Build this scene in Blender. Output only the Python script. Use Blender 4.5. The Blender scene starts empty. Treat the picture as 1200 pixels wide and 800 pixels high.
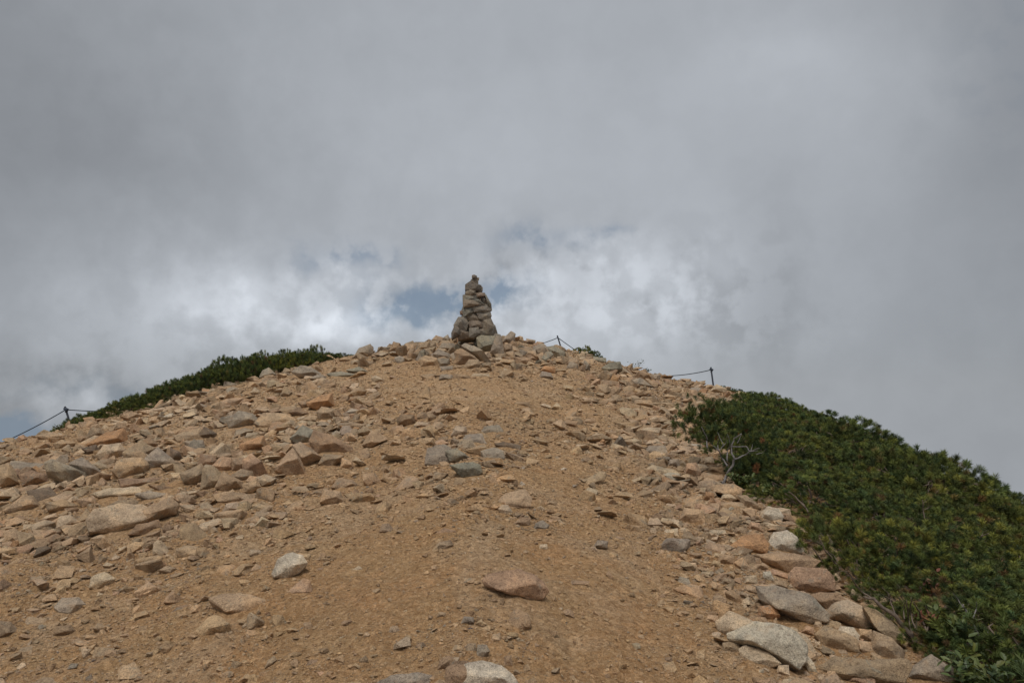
import bpy, bmesh, math, random
import numpy as np
from mathutils import Vector, Matrix

random.seed(11)
rng = np.random.default_rng(11)
scene = bpy.context.scene
COL = scene.collection

# ------------------------------------------------------------------ camera
PITCH = math.radians(3.0)
EYE = 1.6
FPX = 28.0 / 36.0 * 1200.0          # focal length in pixels of the 1200 px wide photograph
cam_d = bpy.data.cameras.new('camera')
cam_d.lens = 28.0
cam_d.sensor_width = 36.0
cam_d.clip_start = 0.05
cam_d.clip_end = 5000.0
cam = bpy.data.objects.new('camera', cam_d)
COL.objects.link(cam)
cam.location = (0, 0, EYE)
cam.rotation_euler = (math.radians(90) + PITCH, 0, 0)
scene.camera = cam

# ------------------------------------------------------------------ exposure
scene.view_settings.view_transform = 'Standard'
scene.view_settings.look = 'None'
scene.view_settings.exposure = 0.34
scene.view_settings.gamma = 1.0
scene.view_settings.use_curve_mapping = False

SUN_EL = math.radians(62)
SUN_AZ = math.radians(200)           # compass style, from +Y towards +X: behind the camera, a little left

def ray_dir(px, py):
    """unit world direction(s) through a photograph pixel"""
    px = np.asarray(px, float); py = np.asarray(py, float)
    a = (px - 600.0) / FPX
    b = (400.0 - py) / FPX
    d = np.stack([a, math.cos(PITCH) - b * math.sin(PITCH), math.sin(PITCH) + b * math.cos(PITCH)], -1)
    return d / np.linalg.norm(d, axis=-1, keepdims=True)

def project(P):
    P = np.asarray(P, float)
    x = P[..., 0]; y = P[..., 1]; z = P[..., 2] - EYE
    f = y * math.cos(PITCH) + z * math.sin(PITCH)
    u = -y * math.sin(PITCH) + z * math.cos(PITCH)
    f = np.where(f < 1e-3, 1e-3, f)
    return 600 + FPX * x / f, 400 - FPX * u / f

# ------------------------------------------------------------------ world: clouds over a Nishita sky
world = bpy.data.worlds.new('World')
scene.world = world
world.use_nodes = True
nt = world.node_tree
for n in list(nt.nodes):
    nt.nodes.remove(n)
N, LK = nt.nodes, nt.links
def mth(op, a, b=None, c=None, clamp=False):
    n = N.new('ShaderNodeMath'); n.operation = op; n.use_clamp = clamp
    for i, v in enumerate((a, b, c)):
        if v is None: continue
        if isinstance(v, (int, float)): n.inputs[i].default_value = v
        else: LK.new(v, n.inputs[i])
    return n.outputs[0]
tc = N.new('ShaderNodeTexCoord')
def wnoise(vec, scale, detail, rough, dist=0.0, col=False):
    n = N.new('ShaderNodeTexNoise')
    n.inputs['Scale'].default_value = scale; n.inputs['Detail'].default_value = detail
    n.inputs['Roughness'].default_value = rough; n.inputs['Distortion'].default_value = dist
    LK.new(vec, n.inputs['Vector'])
    return n.outputs['Color' if col else 'Fac']
def vm(op, a, b=None, scale=None):
    n = N.new('ShaderNodeVectorMath'); n.operation = op
    if isinstance(a, tuple): n.inputs[0].default_value = a
    else: LK.new(a, n.inputs[0])
    if b is not None:
        if isinstance(b, tuple): n.inputs[1].default_value = b
        else: LK.new(b, n.inputs[1])
    if scale is not None: n.inputs['Scale'].default_value = scale
    return n.outputs[0]
DIR = tc.outputs['Generated']
wA = vm('SCALE', vm('SUBTRACT', wnoise(DIR, 5.0, 5, 0.5, col=True), (0.5, 0.5, 0.5)), scale=0.09)
wB = vm('SCALE', vm('SUBTRACT', wnoise(DIR, 22.0, 6, 0.55, col=True), (0.5, 0.5, 0.5)), scale=0.065)
WD = vm('NORMALIZE', vm('ADD', vm('ADD', DIR, wA), wB))
sep = N.new('ShaderNodeSeparateXYZ'); LK.new(WD, sep.inputs[0])
AZ = mth('ARCTAN2', sep.outputs[0], sep.outputs[1])
EL = mth('ARCSINE', sep.outputs[2])
def blob(px, py, sx, sy, amp, p=1.0):
    """a soft patch of sky tone in a world direction (given by where the photograph shows it)"""
    d = ray_dir(px, py)
    a0 = math.atan2(d[0], d[1]); e0 = math.asin(d[2])
    u = mth('MULTIPLY', mth('SUBTRACT', AZ, a0), FPX / sx)
    v = mth('MULTIPLY', mth('SUBTRACT', EL, e0), FPX / sy)
    q = mth('MULTIPLY_ADD', u, u, mth('MULTIPLY', v, v))
    if p != 1.0: q = mth('POWER', q, p)
    e = mth('EXPONENT', mth('MULTIPLY', q, -1.0))
    return mth('MULTIPLY', e, amp)
def total(lst, start):
    acc = None
    for v in lst:
        acc = mth('ADD', v, start if acc is None else acc)
    return acc
lum = total([
    blob(620, 130, 520, 260, 0.030),
    blob(20, 120, 230, 330, -0.065),  # darker cloud, with the lens's corner darkening put into the sky colour
    blob(-350, 150, 400, 500, -0.05),
    blob(240, 190, 220, 70, -0.028),
    blob(930, 75, 70, 34, 0.030),
    blob(1030, 110, 90, 60, 0.025),
    blob(1210, 60, 130, 180, -0.085),  # right top corner: cloud grey plus lens fall-off painted into the sky
    blob(1190, 420, 190, 220, -0.070),
    blob(320, 366, 130, 46, 0.110),
    blob(400, 392, 60, 26, 0.150, 1.4),
    blob(270, 335, 130, 40, 0.050),
    blob(120, 400, 150, 70, 0.040),
    blob(110, 470, 60, 28, 0.080),
    blob(20, 450, 110, 40, -0.04), blob(640, 330, 26, 20, 0.10, 1.2), blob(440, 376, 34, 16, 0.10, 1.2), blob(350, 340, 50, 22, 0.03, 1.2), blob(150, 330, 160, 60, 0.035), blob(380, 395, 60, 24, 0.05, 1.3), blob(600, 40, 500, 60, -0.02),
    blob(645, 365, 64, 40, 0.125, 1.5),
    blob(720, 300, 46, 26, 0.060, 1.4),
    blob(790, 335, 90, 42, 0.075),
    blob(520, 385, 46, 20, 0.110, 1.4),
    blob(760, 400, 140, 50, 0.040),
    blob(900, 330, 60, 120, -0.035),
    blob(560, 200, 120, 60, 0.020),
    blob(70, 440, 70, 16, -0.050),
    blob(150, 440, 24, 12, -0.040),
    blob(900, 430, 120, 34, -0.030),
], 0.325)
blue = total([
    blob(470, 370, 62, 26, 0.90, 1.0),
    blob(550, 346, 66, 18, 1.1, 1.2),
    blob(596, 350, 16, 12, 0.70, 1.2),
    blob(640, 286, 50, 14, 0.55, 1.0),
    blob(715, 272, 28, 8, 0.40, 1.0),
    blob(400, 306, 46, 18, 0.60, 1.0),
    blob(440, 300, 30, 12, 0.3, 1.3),
    blob(-10, 512, 42, 22, 1.30, 1.8),
    blob(150, 448, 34, 14, 0.40),
    blob(70, 446, 50, 12, 0.25),
    blob(1185, 70, 60, 70, 0.10),
], 0.0)
n1 = wnoise(DIR, 2.6, 5, 0.5)
def smooth(v, lo, hi):
    n = N.new('ShaderNodeMapRange'); n.interpolation_type = 'SMOOTHSTEP'
    LK.new(v, n.inputs[0]); n.inputs[1].default_value = lo; n.inputs[2].default_value = hi
    n.inputs[3].default_value = 0.0; n.inputs[4].default_value = 1.0
    return n.outputs[0]
n2r = wnoise(DIR, 11.0, 7, 0.52)
n2 = smooth(n2r, 0.40, 0.62)
n3r = wnoise(vm('ADD', DIR, (3.1, 1.7, 0.4)), 27.0, 6, 0.52)
n3 = smooth(n3r, 0.40, 0.60)
# cauliflower texture only where the bright cumulus banks stand
bank = total([blob(380, 370, 190, 55, 1.0), blob(690, 345, 150, 60, 1.0), blob(100, 460, 120, 40, 0.6), blob(830,360,90,60,0.5)], 0.05)
lum = mth('ADD', lum, mth('MULTIPLY', mth('SUBTRACT', n1, 0.5), 0.05))
lum = mth('ADD', lum, mth('MULTIPLY', mth('SUBTRACT', n2, 0.5), mth('MULTIPLY_ADD', bank, 0.085, 0.006)))
lum = mth('ADD', lum, mth('MULTIPLY', mth('SUBTRACT', n3, 0.5), mth('MULTIPLY_ADD', bank, 0.085, 0.002)))
# overcast sky is brighter overhead (above the picture)
up = N.new('ShaderNodeMapRange'); up.interpolation_type = 'SMOOTHSTEP'
LK.new(EL, up.inputs[0]); up.inputs[1].default_value = math.radians(28); up.inputs[2].default_value = math.radians(75)
up.inputs[3].default_value = 0.0; up.inputs[4].default_value = 0.22
lum = mth('ADD', lum, up.outputs[0])
blue = mth('MULTIPLY', blue, mth('MULTIPLY_ADD', n3, -0.95, mth('MULTIPLY_ADD', n2, -0.45, 1.55)), clamp=True)
comb = N.new('ShaderNodeCombineColor')
LK.new(mth('MULTIPLY', lum, 0.945), comb.inputs[0]); LK.new(lum, comb.inputs[1])
LK.new(mth('MULTIPLY', lum, 1.08), comb.inputs[2])
gapc = N.new('ShaderNodeMix'); gapc.data_type = 'RGBA'
LK.new(mth('MULTIPLY', blue, 0.70, clamp=True), gapc.inputs['Factor'])
LK.new(comb.outputs[0], gapc.inputs['A']); gapc.inputs['B'].default_value = (0.120, 0.175, 0.250, 1)
bg_c = N.new('ShaderNodeBackground'); LK.new(gapc.outputs['Result'], bg_c.inputs['Color']); bg_c.inputs['Strength'].default_value = 1.0
sky = N.new('ShaderNodeTexSky'); sky.sky_type = 'NISHITA'; sky.sun_disc = False
sky.sun_elevation = SUN_EL; sky.sun_rotation = SUN_AZ; sky.altitude = 2600
bg_s = N.new('ShaderNodeBackground'); LK.new(sky.outputs[0], bg_s.inputs['Color']); bg_s.inputs['Strength'].default_value = 0.05
mixs = N.new('ShaderNodeMixShader')
LK.new(mth('MULTIPLY_ADD', blue, -0.10, 0.97, clamp=True), mixs.inputs[0])
LK.new(bg_s.outputs[0], mixs.inputs[1]); LK.new(bg_c.outputs[0], mixs.inputs[2])
wo = N.new('ShaderNodeOutputWorld'); LK.new(mixs.outputs[0], wo.inputs['Surface'])
world.cycles.sampling_method = 'MANUAL'; world.cycles.sample_map_resolution = 512

# ------------------------------------------------------------------ sun behind thin cloud
sd = bpy.data.lights.new('sun', 'SUN'); sd.energy = 1.5; sd.angle = math.radians(24); sd.color = (1.0, 0.965, 0.92)
sun = bpy.data.objects.new('sun', sd); COL.objects.link(sun)
sv = Vector((math.sin(SUN_AZ) * math.cos(SUN_EL), math.cos(SUN_AZ) * math.cos(SUN_EL), math.sin(SUN_EL)))
sun.rotation_euler = sv.to_track_quat('Z', 'Y').to_euler()

# ------------------------------------------------------------------ numpy noise
_perm = rng.permutation(4096)
_g = rng.normal(size=(4096, 3)); _g /= np.linalg.norm(_g, axis=1, keepdims=True)
def perlin(P):
    P = np.asarray(P, float)
    i = np.floor(P).astype(np.int64); f = P - i
    w = f * f * f * (f * (f * 6 - 15) + 10)
    out = 0.0
    for dx in (0, 1):
        for dy in (0, 1):
            for dz in (0, 1):
                h = _perm[(_perm[(_perm[(i[..., 0] + dx) & 4095] + i[..., 1] + dy) & 4095] + i[..., 2] + dz) & 4095]
                g = _g[h]
                d = g[..., 0] * (f[..., 0] - dx) + g[..., 1] * (f[..., 1] - dy) + g[..., 2] * (f[..., 2] - dz)
                out = out + d * (w[..., 0] if dx else 1 - w[..., 0]) * (w[..., 1] if dy else 1 - w[..., 1]) * (w[..., 2] if dz else 1 - w[..., 2])
    return out * 1.6
def fbm(P, octs=4, gain=0.5):
    P = np.asarray(P, float); a = 1.0; s = 0.0
    for k in range(octs):
        s = s + a * perlin(P * (2.03 ** k) + 17.3 * k); a *= gain
    return s

# ------------------------------------------------------------------ terrain: a summit ridge seen from its path
CREST = [  # photograph x, crest y of the bare ground, distance to the crest in metres
    (-700, 640, 11), (-300, 575, 12), (0, 521, 13), (60, 509, 13.2), (100, 498, 13.5), (150, 485, 14), (200, 469, 14.4),
    (250, 456, 14.8), (300, 444, 15.2), (350, 433, 15.7), (395, 423, 16.1), (450, 412, 16.6), (500, 403, 17), (530, 396, 17), (560, 393, 17), (595, 398, 17), (620, 405, 17),
    (650, 411, 17), (700, 422, 16.8), (760, 438, 16.4), (800, 446, 16), (840, 454, 15.4), (880, 469, 14.4), (920, 489, 13),
    (960, 508, 12), (1000, 526, 11.2), (1060, 549, 10.5), (1120, 575, 9.8), (1200, 612, 9.2), (1400, 720, 8), (1700, 860, 7)]
_az, _T, _R = [], [], []
for px, py, R_ in CREST:
    d = ray_dir(px, py)
    _az.append(math.degrees(math.atan2(d[0], d[1]))); _T.append(d[2] / math.hypot(d[0], d[1])); _R.append(R_)
_az = np.array([-180, -110, -80] + _az + [80, 110, 180.]); _T = np.array([-.12, -.25, -.24] + _T + [-.33, -.3, -.12]); _R = np.array([14, 9, 9.5] + _R + [6.5, 7, 14.])
_ga = np.linspace(-180, 180, 3601)
def _smooth(v):
    g = np.interp(_ga, _az, v)
    k = np.exp(-0.5 * (np.arange(-40, 41) / 13.0) ** 2); k /= k.sum()
    return np.convolve(np.pad(g, 40, mode='wrap'), k, mode='valid')
_gT, _gR = _smooth(_T), _smooth(_R)
def base_h(x, y):
    r = np.hypot(x, y); a = np.degrees(np.arctan2(x, y))
    T = np.interp(a, _ga, _gT); R = np.interp(a, _ga, _gR)
    u = r / R; q = 1.22
    up_ = EYE + r * T - EYE * (1 - u ** q)
    e = r - R
    down = EYE + r * T - 0.30 * e - 0.01 * e * np.abs(e)
    k = 0.10
    m = np.minimum(up_, down)
    return m - k * np.log(np.exp(np.clip((m - up_) / k, -50, 0)) + np.exp(np.clip((m - down) / k, -50, 0))) + 0.0 + k * 0.55
_h0 = float(base_h(np.array(0.001), np.array(0.001)))
def height(x, y, fine=True):
    x = np.asarray(x, float); y = np.asarray(y, float)
    r = np.hypot(x, y)
    h = base_h(x, y) - _h0 * np.exp(-r / 1.5)
    P = np.stack([x, y, np.zeros_like(x)], -1)
    h = h + 0.055 * perlin(P * 0.55 + 3.1) + 0.035 * perlin(P * 1.3 + 9.0)
    if fine:
        c = fbm(P * 3.1 + 40, 2)
        h = h + 0.028 * c
        cl = perlin(P * 7.5 + 5)
        h = h + 0.015 * np.abs(cl) + 0.008 * perlin(P * 15 + 2) + 0.007 * np.abs(perlin(P * 31 + 7))
    return h
def crest_r(px):
    a = math.degrees(math.atan2((px - 600) / FPX, 1.0)); return float(np.interp(a, _ga, _gR))
def hit(px, py):
    """where the sight ray through a pixel meets the ground; past the skyline: on the crest in that direction"""
    d = ray_dir(px, py); t = np.linspace(1.5, 24, 1800)
    P = np.array([0, 0, EYE]) + t[:, None] * d
    s = P[:, 2] - height(P[:, 0], P[:, 1], False)
    k = np.argmax(s < 0)
    R = crest_r(px)
    if s[k] >= 0 or math.hypot(P[k, 0], P[k, 1]) > R + 0.4:
        h_ = math.hypot(d[0], d[1]); x, y = d[0] / h_ * R, d[1] / h_ * R
        return np.array([x, y, float(height(x, y, False))]), False
    return P[k], True

# ------------------------------------------------------------------ materials
def new_mat(name):
    m = bpy.data.materials.new(name); m.use_nodes = True
    t = m.node_tree
    for n in list(t.nodes): t.nodes.remove(n)
    o = t.nodes.new('ShaderNodeOutputMaterial'); b = t.nodes.new('ShaderNodeBsdfPrincipled')
    t.links.new(b.outputs[0], o.inputs[0])
    b.inputs['Specular IOR Level'].default_value = 0.25
    return m, t, b
def nz(t, vec, scale, detail=4, rough=0.55, dist=0.0):
    n = t.nodes.new('ShaderNodeTexNoise'); n.inputs['Scale'].default_value = scale; n.inputs['Detail'].default_value = detail
    n.inputs['Roughness'].default_value = rough; n.inputs['Distortion'].default_value = dist
    t.links.new(vec, n.inputs['Vector']); return n.outputs['Fac']
def ramp(t, fac, stops):
    r = t.nodes.new('ShaderNodeValToRGB'); t.links.new(fac, r.inputs[0])
    while len(r.color_ramp.elements) < len(stops): r.color_ramp.elements.new(0.5)
    for e, (p, c) in zip(r.color_ramp.elements, stops):
        e.position = p; e.color = (*c, 1) if len(c) == 3 else c
    return r.outputs[0]
def mixc(t, fac, a, b, mode='MIX'):
    m = t.nodes.new('ShaderNodeMix'); m.data_type = 'RGBA'; m.blend_type = mode
    for s, v in ((m.inputs['Factor'], fac), (m.inputs['A'], a), (m.inputs['B'], b)):
        if isinstance(v, (int, float)): s.default_value = v
        elif isinstance(v, tuple): s.default_value = (*v, 1)
        else: t.links.new(v, s)
    return m.outputs['Result']
def bump(t, b, h, strength, dist, prev=None):
    n = t.nodes.new('ShaderNodeBump'); n.inputs['Strength'].default_value = strength; n.inputs['Distance'].default_value = dist
    t.links.new(h, n.inputs['Height'])
    if prev is not None: t.links.new(prev, n.inputs['Normal'])
    t.links.new(n.outputs[0], b.inputs['Normal']); return n.outputs[0]

def ground_material():
    m, t, b = new_mat('decomposed_granite_ground')
    pos = t.nodes.new('ShaderNodeNewGeometry').outputs['Position']
    big = nz(t, pos, 0.55, 4, 0.6, 0.6)
    mid = nz(t, pos, 2.6, 5, 0.62, 0.5)
    fin = nz(t, pos, 38, 6, 0.75)
    gr = nz(t, pos, 150, 3, 0.7)
    sx = t.nodes.new('ShaderNodeSeparateXYZ'); t.links.new(pos, sx.inputs[0])
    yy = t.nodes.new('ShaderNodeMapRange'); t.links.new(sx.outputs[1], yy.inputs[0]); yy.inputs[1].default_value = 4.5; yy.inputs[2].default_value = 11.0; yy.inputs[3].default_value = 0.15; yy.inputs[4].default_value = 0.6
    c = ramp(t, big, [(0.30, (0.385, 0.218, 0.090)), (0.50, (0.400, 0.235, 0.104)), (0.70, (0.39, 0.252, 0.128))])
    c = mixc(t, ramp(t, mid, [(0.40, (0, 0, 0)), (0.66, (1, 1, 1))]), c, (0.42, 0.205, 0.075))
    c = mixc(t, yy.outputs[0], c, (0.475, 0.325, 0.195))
    pat = nz(t, pos, 1.1, 5, 0.65, 1.0)
    c = mixc(t, ramp(t, pat, [(0.50, (0, 0, 0)), (0.62, (0.6, 0.6, 0.6))]), c, (0.52, 0.385, 0.255))
    c = mixc(t, ramp(t, pat, [(0.33, (0.5, 0.5, 0.5)), (0.44, (0, 0, 0))]), c, (0.355, 0.18, 0.072))
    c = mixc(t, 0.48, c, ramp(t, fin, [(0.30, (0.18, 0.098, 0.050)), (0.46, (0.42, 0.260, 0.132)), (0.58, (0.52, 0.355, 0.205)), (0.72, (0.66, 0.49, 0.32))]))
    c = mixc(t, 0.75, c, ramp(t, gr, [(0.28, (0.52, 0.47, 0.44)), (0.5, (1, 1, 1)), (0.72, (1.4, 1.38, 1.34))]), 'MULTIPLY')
    vo = t.nodes.new('ShaderNodeTexVoronoi'); vo.inputs['Scale'].default_value = 42; vo.inputs['Randomness'].default_value = 1.0
    vd = t.nodes.new('ShaderNodeVectorMath'); vd.operation = 'ADD'; wn = t.nodes.new('ShaderNodeTexNoise'); wn.inputs['Scale'].default_value = 60
    sc_ = t.nodes.new('ShaderNodeVectorMath'); sc_.operation = 'SCALE'; sc_.inputs['Scale'].default_value = 0.02
    t.links.new(pos, wn.inputs['Vector']); t.links.new(wn.outputs['Color'], sc_.inputs[0]); t.links.new(pos, vd.inputs[0]); t.links.new(sc_.outputs[0], vd.inputs[1]); t.links.new(vd.outputs[0], vo.inputs['Vector'])
    cs = t.nodes.new('ShaderNodeSeparateColor'); t.links.new(vo.outputs['Color'], cs.inputs[0])
    c = mixc(t, 0.62, c, ramp(t, cs.outputs[0], [(0.0, (0.66, 0.63, 0.60)), (0.35, (0.95, 0.94, 0.92)), (0.75, (1.08, 1.08, 1.07)), (0.95, (1.42, 1.42, 1.45))]), 'MULTIPLY')
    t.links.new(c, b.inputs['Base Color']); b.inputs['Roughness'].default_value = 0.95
    b.inputs['Specular IOR Level'].default_value = 0.1
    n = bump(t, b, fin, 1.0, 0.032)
    inv = t.nodes.new('ShaderNodeMath'); inv.operation = 'SUBTRACT'; inv.inputs[0].default_value = 1.0; t.links.new(vo.outputs['Distance'], inv.inputs[1])
    n = bump(t, b, inv.outputs[0], 0.9, 0.010, n)
    bump(t, b, gr, 0.8, 0.007, n)
    return m
def rock_material(name, use_attr):
    m, t, b = new_mat(name)
    pos = t.nodes.new('ShaderNodeNewGeometry').outputs['Position']
    if use_attr:
        a = t.nodes.new('ShaderNodeAttribute'); a.attribute_name = 'tint'; base = a.outputs['Color']
    else:
        base = t.nodes.new('ShaderNodeObjectInfo').outputs['Color']
    a1 = nz(t, pos, 5, 5, 0.6, 0.7); a2 = nz(t, pos, 26, 6, 0.7); sp = nz(t, pos, 210, 2, 0.6); a3 = nz(t, pos, 9, 4, 0.65, 1.2)
    c = mixc(t, 0.85, base, ramp(t, a1, [(0.32, (0.62, 0.62, 0.63)), (0.5, (1, 1, 1)), (0.68, (1.26, 1.18, 1.06))]), 'MULTIPLY')
    c = mixc(t, 0.75, c, ramp(t, a2, [(0.28, (0.58, 0.55, 0.53)), (0.48, (1, 1, 1)), (0.7, (1.28, 1.26, 1.22))]), 'MULTIPLY')
    c = mixc(t, 0.8, c, ramp(t, sp, [(0.33, (0.5, 0.5, 0.5)), (0.46, (1, 1, 1)), (0.62, (1.3, 1.3, 1.3))]), 'MULTIPLY')
    lk = nz(t, pos, 14, 5, 0.7, 0.8); mt = nz(t, pos, 75, 4, 0.7)
    c = mixc(t, ramp(t, lk, [(0.58, (0, 0, 0)), (0.66, (0.55, 0.55, 0.55))]), c, (0.24, 0.225, 0.175))
    c = mixc(t, 0.8, c, ramp(t, mt, [(0.32, (0.60, 0.57, 0.54)), (0.47, (1, 1, 1)), (0.66, (1.16, 1.15, 1.13))]), 'MULTIPLY')
    # rusty weathering and pale dust
    c = mixc(t, ramp(t, a3, [(0.56, (0, 0, 0)), (0.72, (0.40, 0.40, 0.40))]), c, (0.38, 0.235, 0.13))
    t.links.new(c, b.inputs['Base Color']); b.inputs['Roughness'].default_value = 0.9
    b.inputs['Specular IOR Level'].default_value = 0.18
    n = bump(t, b, a2, 0.9, 0.03)
    n = bump(t, b, mt, 0.7, 0.010, n)
    bump(t, b, sp, 0.45, 0.003, n)
    return m
M_GROUND = ground_material()
M_ROCK = rock_material('weathered_granite', False)
M_SCREE = rock_material('loose_granite', True)
def leaf_material(name, scale_spec=0.3, rough=0.6):
    m, t, b = new_mat(name)
    a = t.nodes.new('ShaderNodeAttribute'); a.attribute_name = 'tint'
    oi = t.nodes.new('ShaderNodeObjectInfo')
    h = ramp(t, oi.outputs['Random'], [(0.0, (0.82, 0.90, 0.95)), (0.5, (1, 1, 1)), (1.0, (1.25, 1.10, 0.9))])
    c = mixc(t, 1.0, a.outputs['Color'], h, 'MULTIPLY')
    t.links.new(c, b.inputs['Base Color']); b.inputs['Roughness'].default_value = rough
    b.inputs['Specular IOR Level'].default_value = scale_spec
    return m
M_NEEDLE = leaf_material('pine_needles', 0.2, 0.7)
M_LEAF = leaf_material('green_leaves', 0.35, 0.5)
def plain_material(name, c1, c2, sc, rough=0.85, bumpd=0.003):
    m, t, b = new_mat(name)
    pos = t.nodes.new('ShaderNodeNewGeometry').outputs['Position']
    f = nz(t, pos, sc, 5, 0.65)
    t.links.new(ramp(t, f, [(0.3, c1), (0.7, c2)]), b.inputs['Base Color']); b.inputs['Roughness'].default_value = rough
    bump(t, b, f, 0.6, bumpd); return m
M_BARK = plain_material('grey_bark', (0.08, 0.07, 0.065), (0.27, 0.24, 0.225), 70)
M_TWIG = plain_material('brown_bark', (0.07, 0.05, 0.04), (0.20, 0.15, 0.11), 60)
M_POST = plain_material('dark_iron_post', (0.018, 0.022, 0.032), (0.05, 0.05, 0.06), 30, 0.6, 0.001)
M_ROPE = plain_material('dark_rope', (0.025, 0.035, 0.05), (0.07, 0.08, 0.10), 150, 0.8, 0.002)

# ------------------------------------------------------------------ object helpers
def link(o, parent=None):
    COL.objects.link(o)
    if parent is not None: o.parent = parent
    return o
def tag(o, label=None, cat=None, group=None, kind=None):
    if label: o['label'] = label
    if cat: o['category'] = cat
    if group: o['group'] = group
    if kind: o['kind'] = kind
    return o
def mesh_np(name, V, F, mat, smooth=False, tint=None):
    """V (n,3); F (m,3) triangles or (m,4) quads"""
    V = np.asarray(V, np.float32); F = np.asarray(F, np.int32); k = F.shape[1]
    me = bpy.data.meshes.new(name)
    me.vertices.add(len(V)); me.vertices.foreach_set('co', V.ravel())
    me.loops.add(F.size); me.loops.foreach_set('vertex_index', F.ravel())
    me.polygons.add(len(F)); me.polygons.foreach_set('loop_start', np.arange(0, F.size, k, dtype=np.int32))
    me.polygons.foreach_set('loop_total', np.full(len(F), k, np.int32))
    me.polygons.foreach_set('use_smooth', np.full(len(F), smooth))
    me.update(calc_edges=True)
    if tint is not None:
        at = me.attributes.new('tint', 'FLOAT_COLOR', 'POINT')
        c = np.ones((len(V), 4), np.float32); c[:, :3] = tint; at.data.foreach_set('color', c.ravel())
    me.materials.append(mat); return me

# ------------------------------------------------------------------ ground sheet
def build_ground():
    az = np.concatenate([np.arange(-180, -45, 3.0), np.arange(-45, -36, 0.5), np.arange(-36, 36, 0.095), np.arange(36, 45, 0.5), np.arange(45, 180, 3.0)])
    rr = np.concatenate([[0.05, 0.3, 0.6, 0.9, 1.2, 1.6, 2.0, 2.4], np.exp(np.linspace(math.log(2.6), math.log(18.5), 400)), 
                         18.5 + np.array([0.3, 0.8, 1.5, 3, 5, 8, 12, 20, 35, 60, 100, 180, 300])])
    A, Rr = np.meshgrid(np.radians(az), rr)
    X = Rr * np.sin(A); Y = Rr * np.cos(A); Z = height(X, Y)
    V = np.stack([X, Y, Z], -1).reshape(-1, 3)
    na, nr = len(az), len(rr)
    i, j = np.meshgrid(np.arange(nr - 1), np.arange(na), indexing='ij')
    j2 = (j + 1) % na
    F = np.stack([i * na + j, i * na + j2, (i + 1) * na + j2, (i + 1) * na + j], -1).reshape(-1, 4)[:, ::-1]
    o = link(bpy.data.objects.new('ground', mesh_np('ground', V, F, M_GROUND, True)))
    tag(o, 'tan and orange decomposed granite ground of the summit ridge', kind='structure')
build_ground()

# ------------------------------------------------------------------ stones
PAL = dict(t=(.415, .285, .175), p=(.48, .362, .240), g=(.318, .256, .190), G=(.275, .242, .178), o=(.42, .240, .125), d=(.19, .138, .096),
           b=(.315, .210, .130), k=(.42, .268, .168), w=(.53, .445, .335), s=(.345, .248, .158))
def hull_mesh(pts, size, level, amp=0.02, bev=0.05, seed=0.0):
    bm = bmesh.new()
    for p in pts: bm.verts.new(p)
    r = bmesh.ops.convex_hull(bm, input=bm.verts)
    junk = list({g for g in list(r['geom_interior']) + list(r['geom_unused']) if isinstance(g, bmesh.types.BMVert) and g.is_valid})
    if junk: bmesh.ops.delete(bm, geom=junk, context='VERTS')
    bmesh.ops.dissolve_limit(bm, angle_limit=math.radians(9), verts=bm.verts, edges=bm.edges)
    if bev: bmesh.ops.bevel(bm, geom=bm.edges[:] + bm.verts[:], offset=bev * size, segments=1, affect='EDGES', clamp_overlap=True)
    bmesh.ops.triangulate(bm, faces=bm.faces)
    for k in range(level):
        lim = size * (0.30, 0.16, 0.085, 0.045)[k]
        es = [e for e in bm.edges if e.calc_length() > lim]
        bmesh.ops.subdivide_edges(bm, edges=es, cuts=1)
        bmesh.ops.triangulate(bm, faces=[f for f in bm.faces if len(f.verts) > 3])
    bmesh.ops.recalc_face_normals(bm, faces=bm.faces)
    me = bpy.data.meshes.new('rock'); bm.normal_update()
    if level:
        co = np.array([v.co[:] for v in bm.verts]); no = np.array([v.normal[:] for v in bm.verts])
        s = co / size
        d = amp * size * (0.9 * fbm(s * 2.2 + seed, 3) - 0.8 * np.abs(perlin(s * 4.0 + seed * 2)) + 0.35 * perlin(s * 13 + seed))
        co = co + no * d[:, None]
        for v, c in zip(bm.verts, co): v.co = c
    bm.to_mesh(me); bm.free()
    me.polygons.foreach_set('use_smooth', np.full(len(me.polygons), level > 0))
    if level: me.set_sharp_from_angle(angle=math.radians(24))
    me.materials.append(M_ROCK); return me

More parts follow.
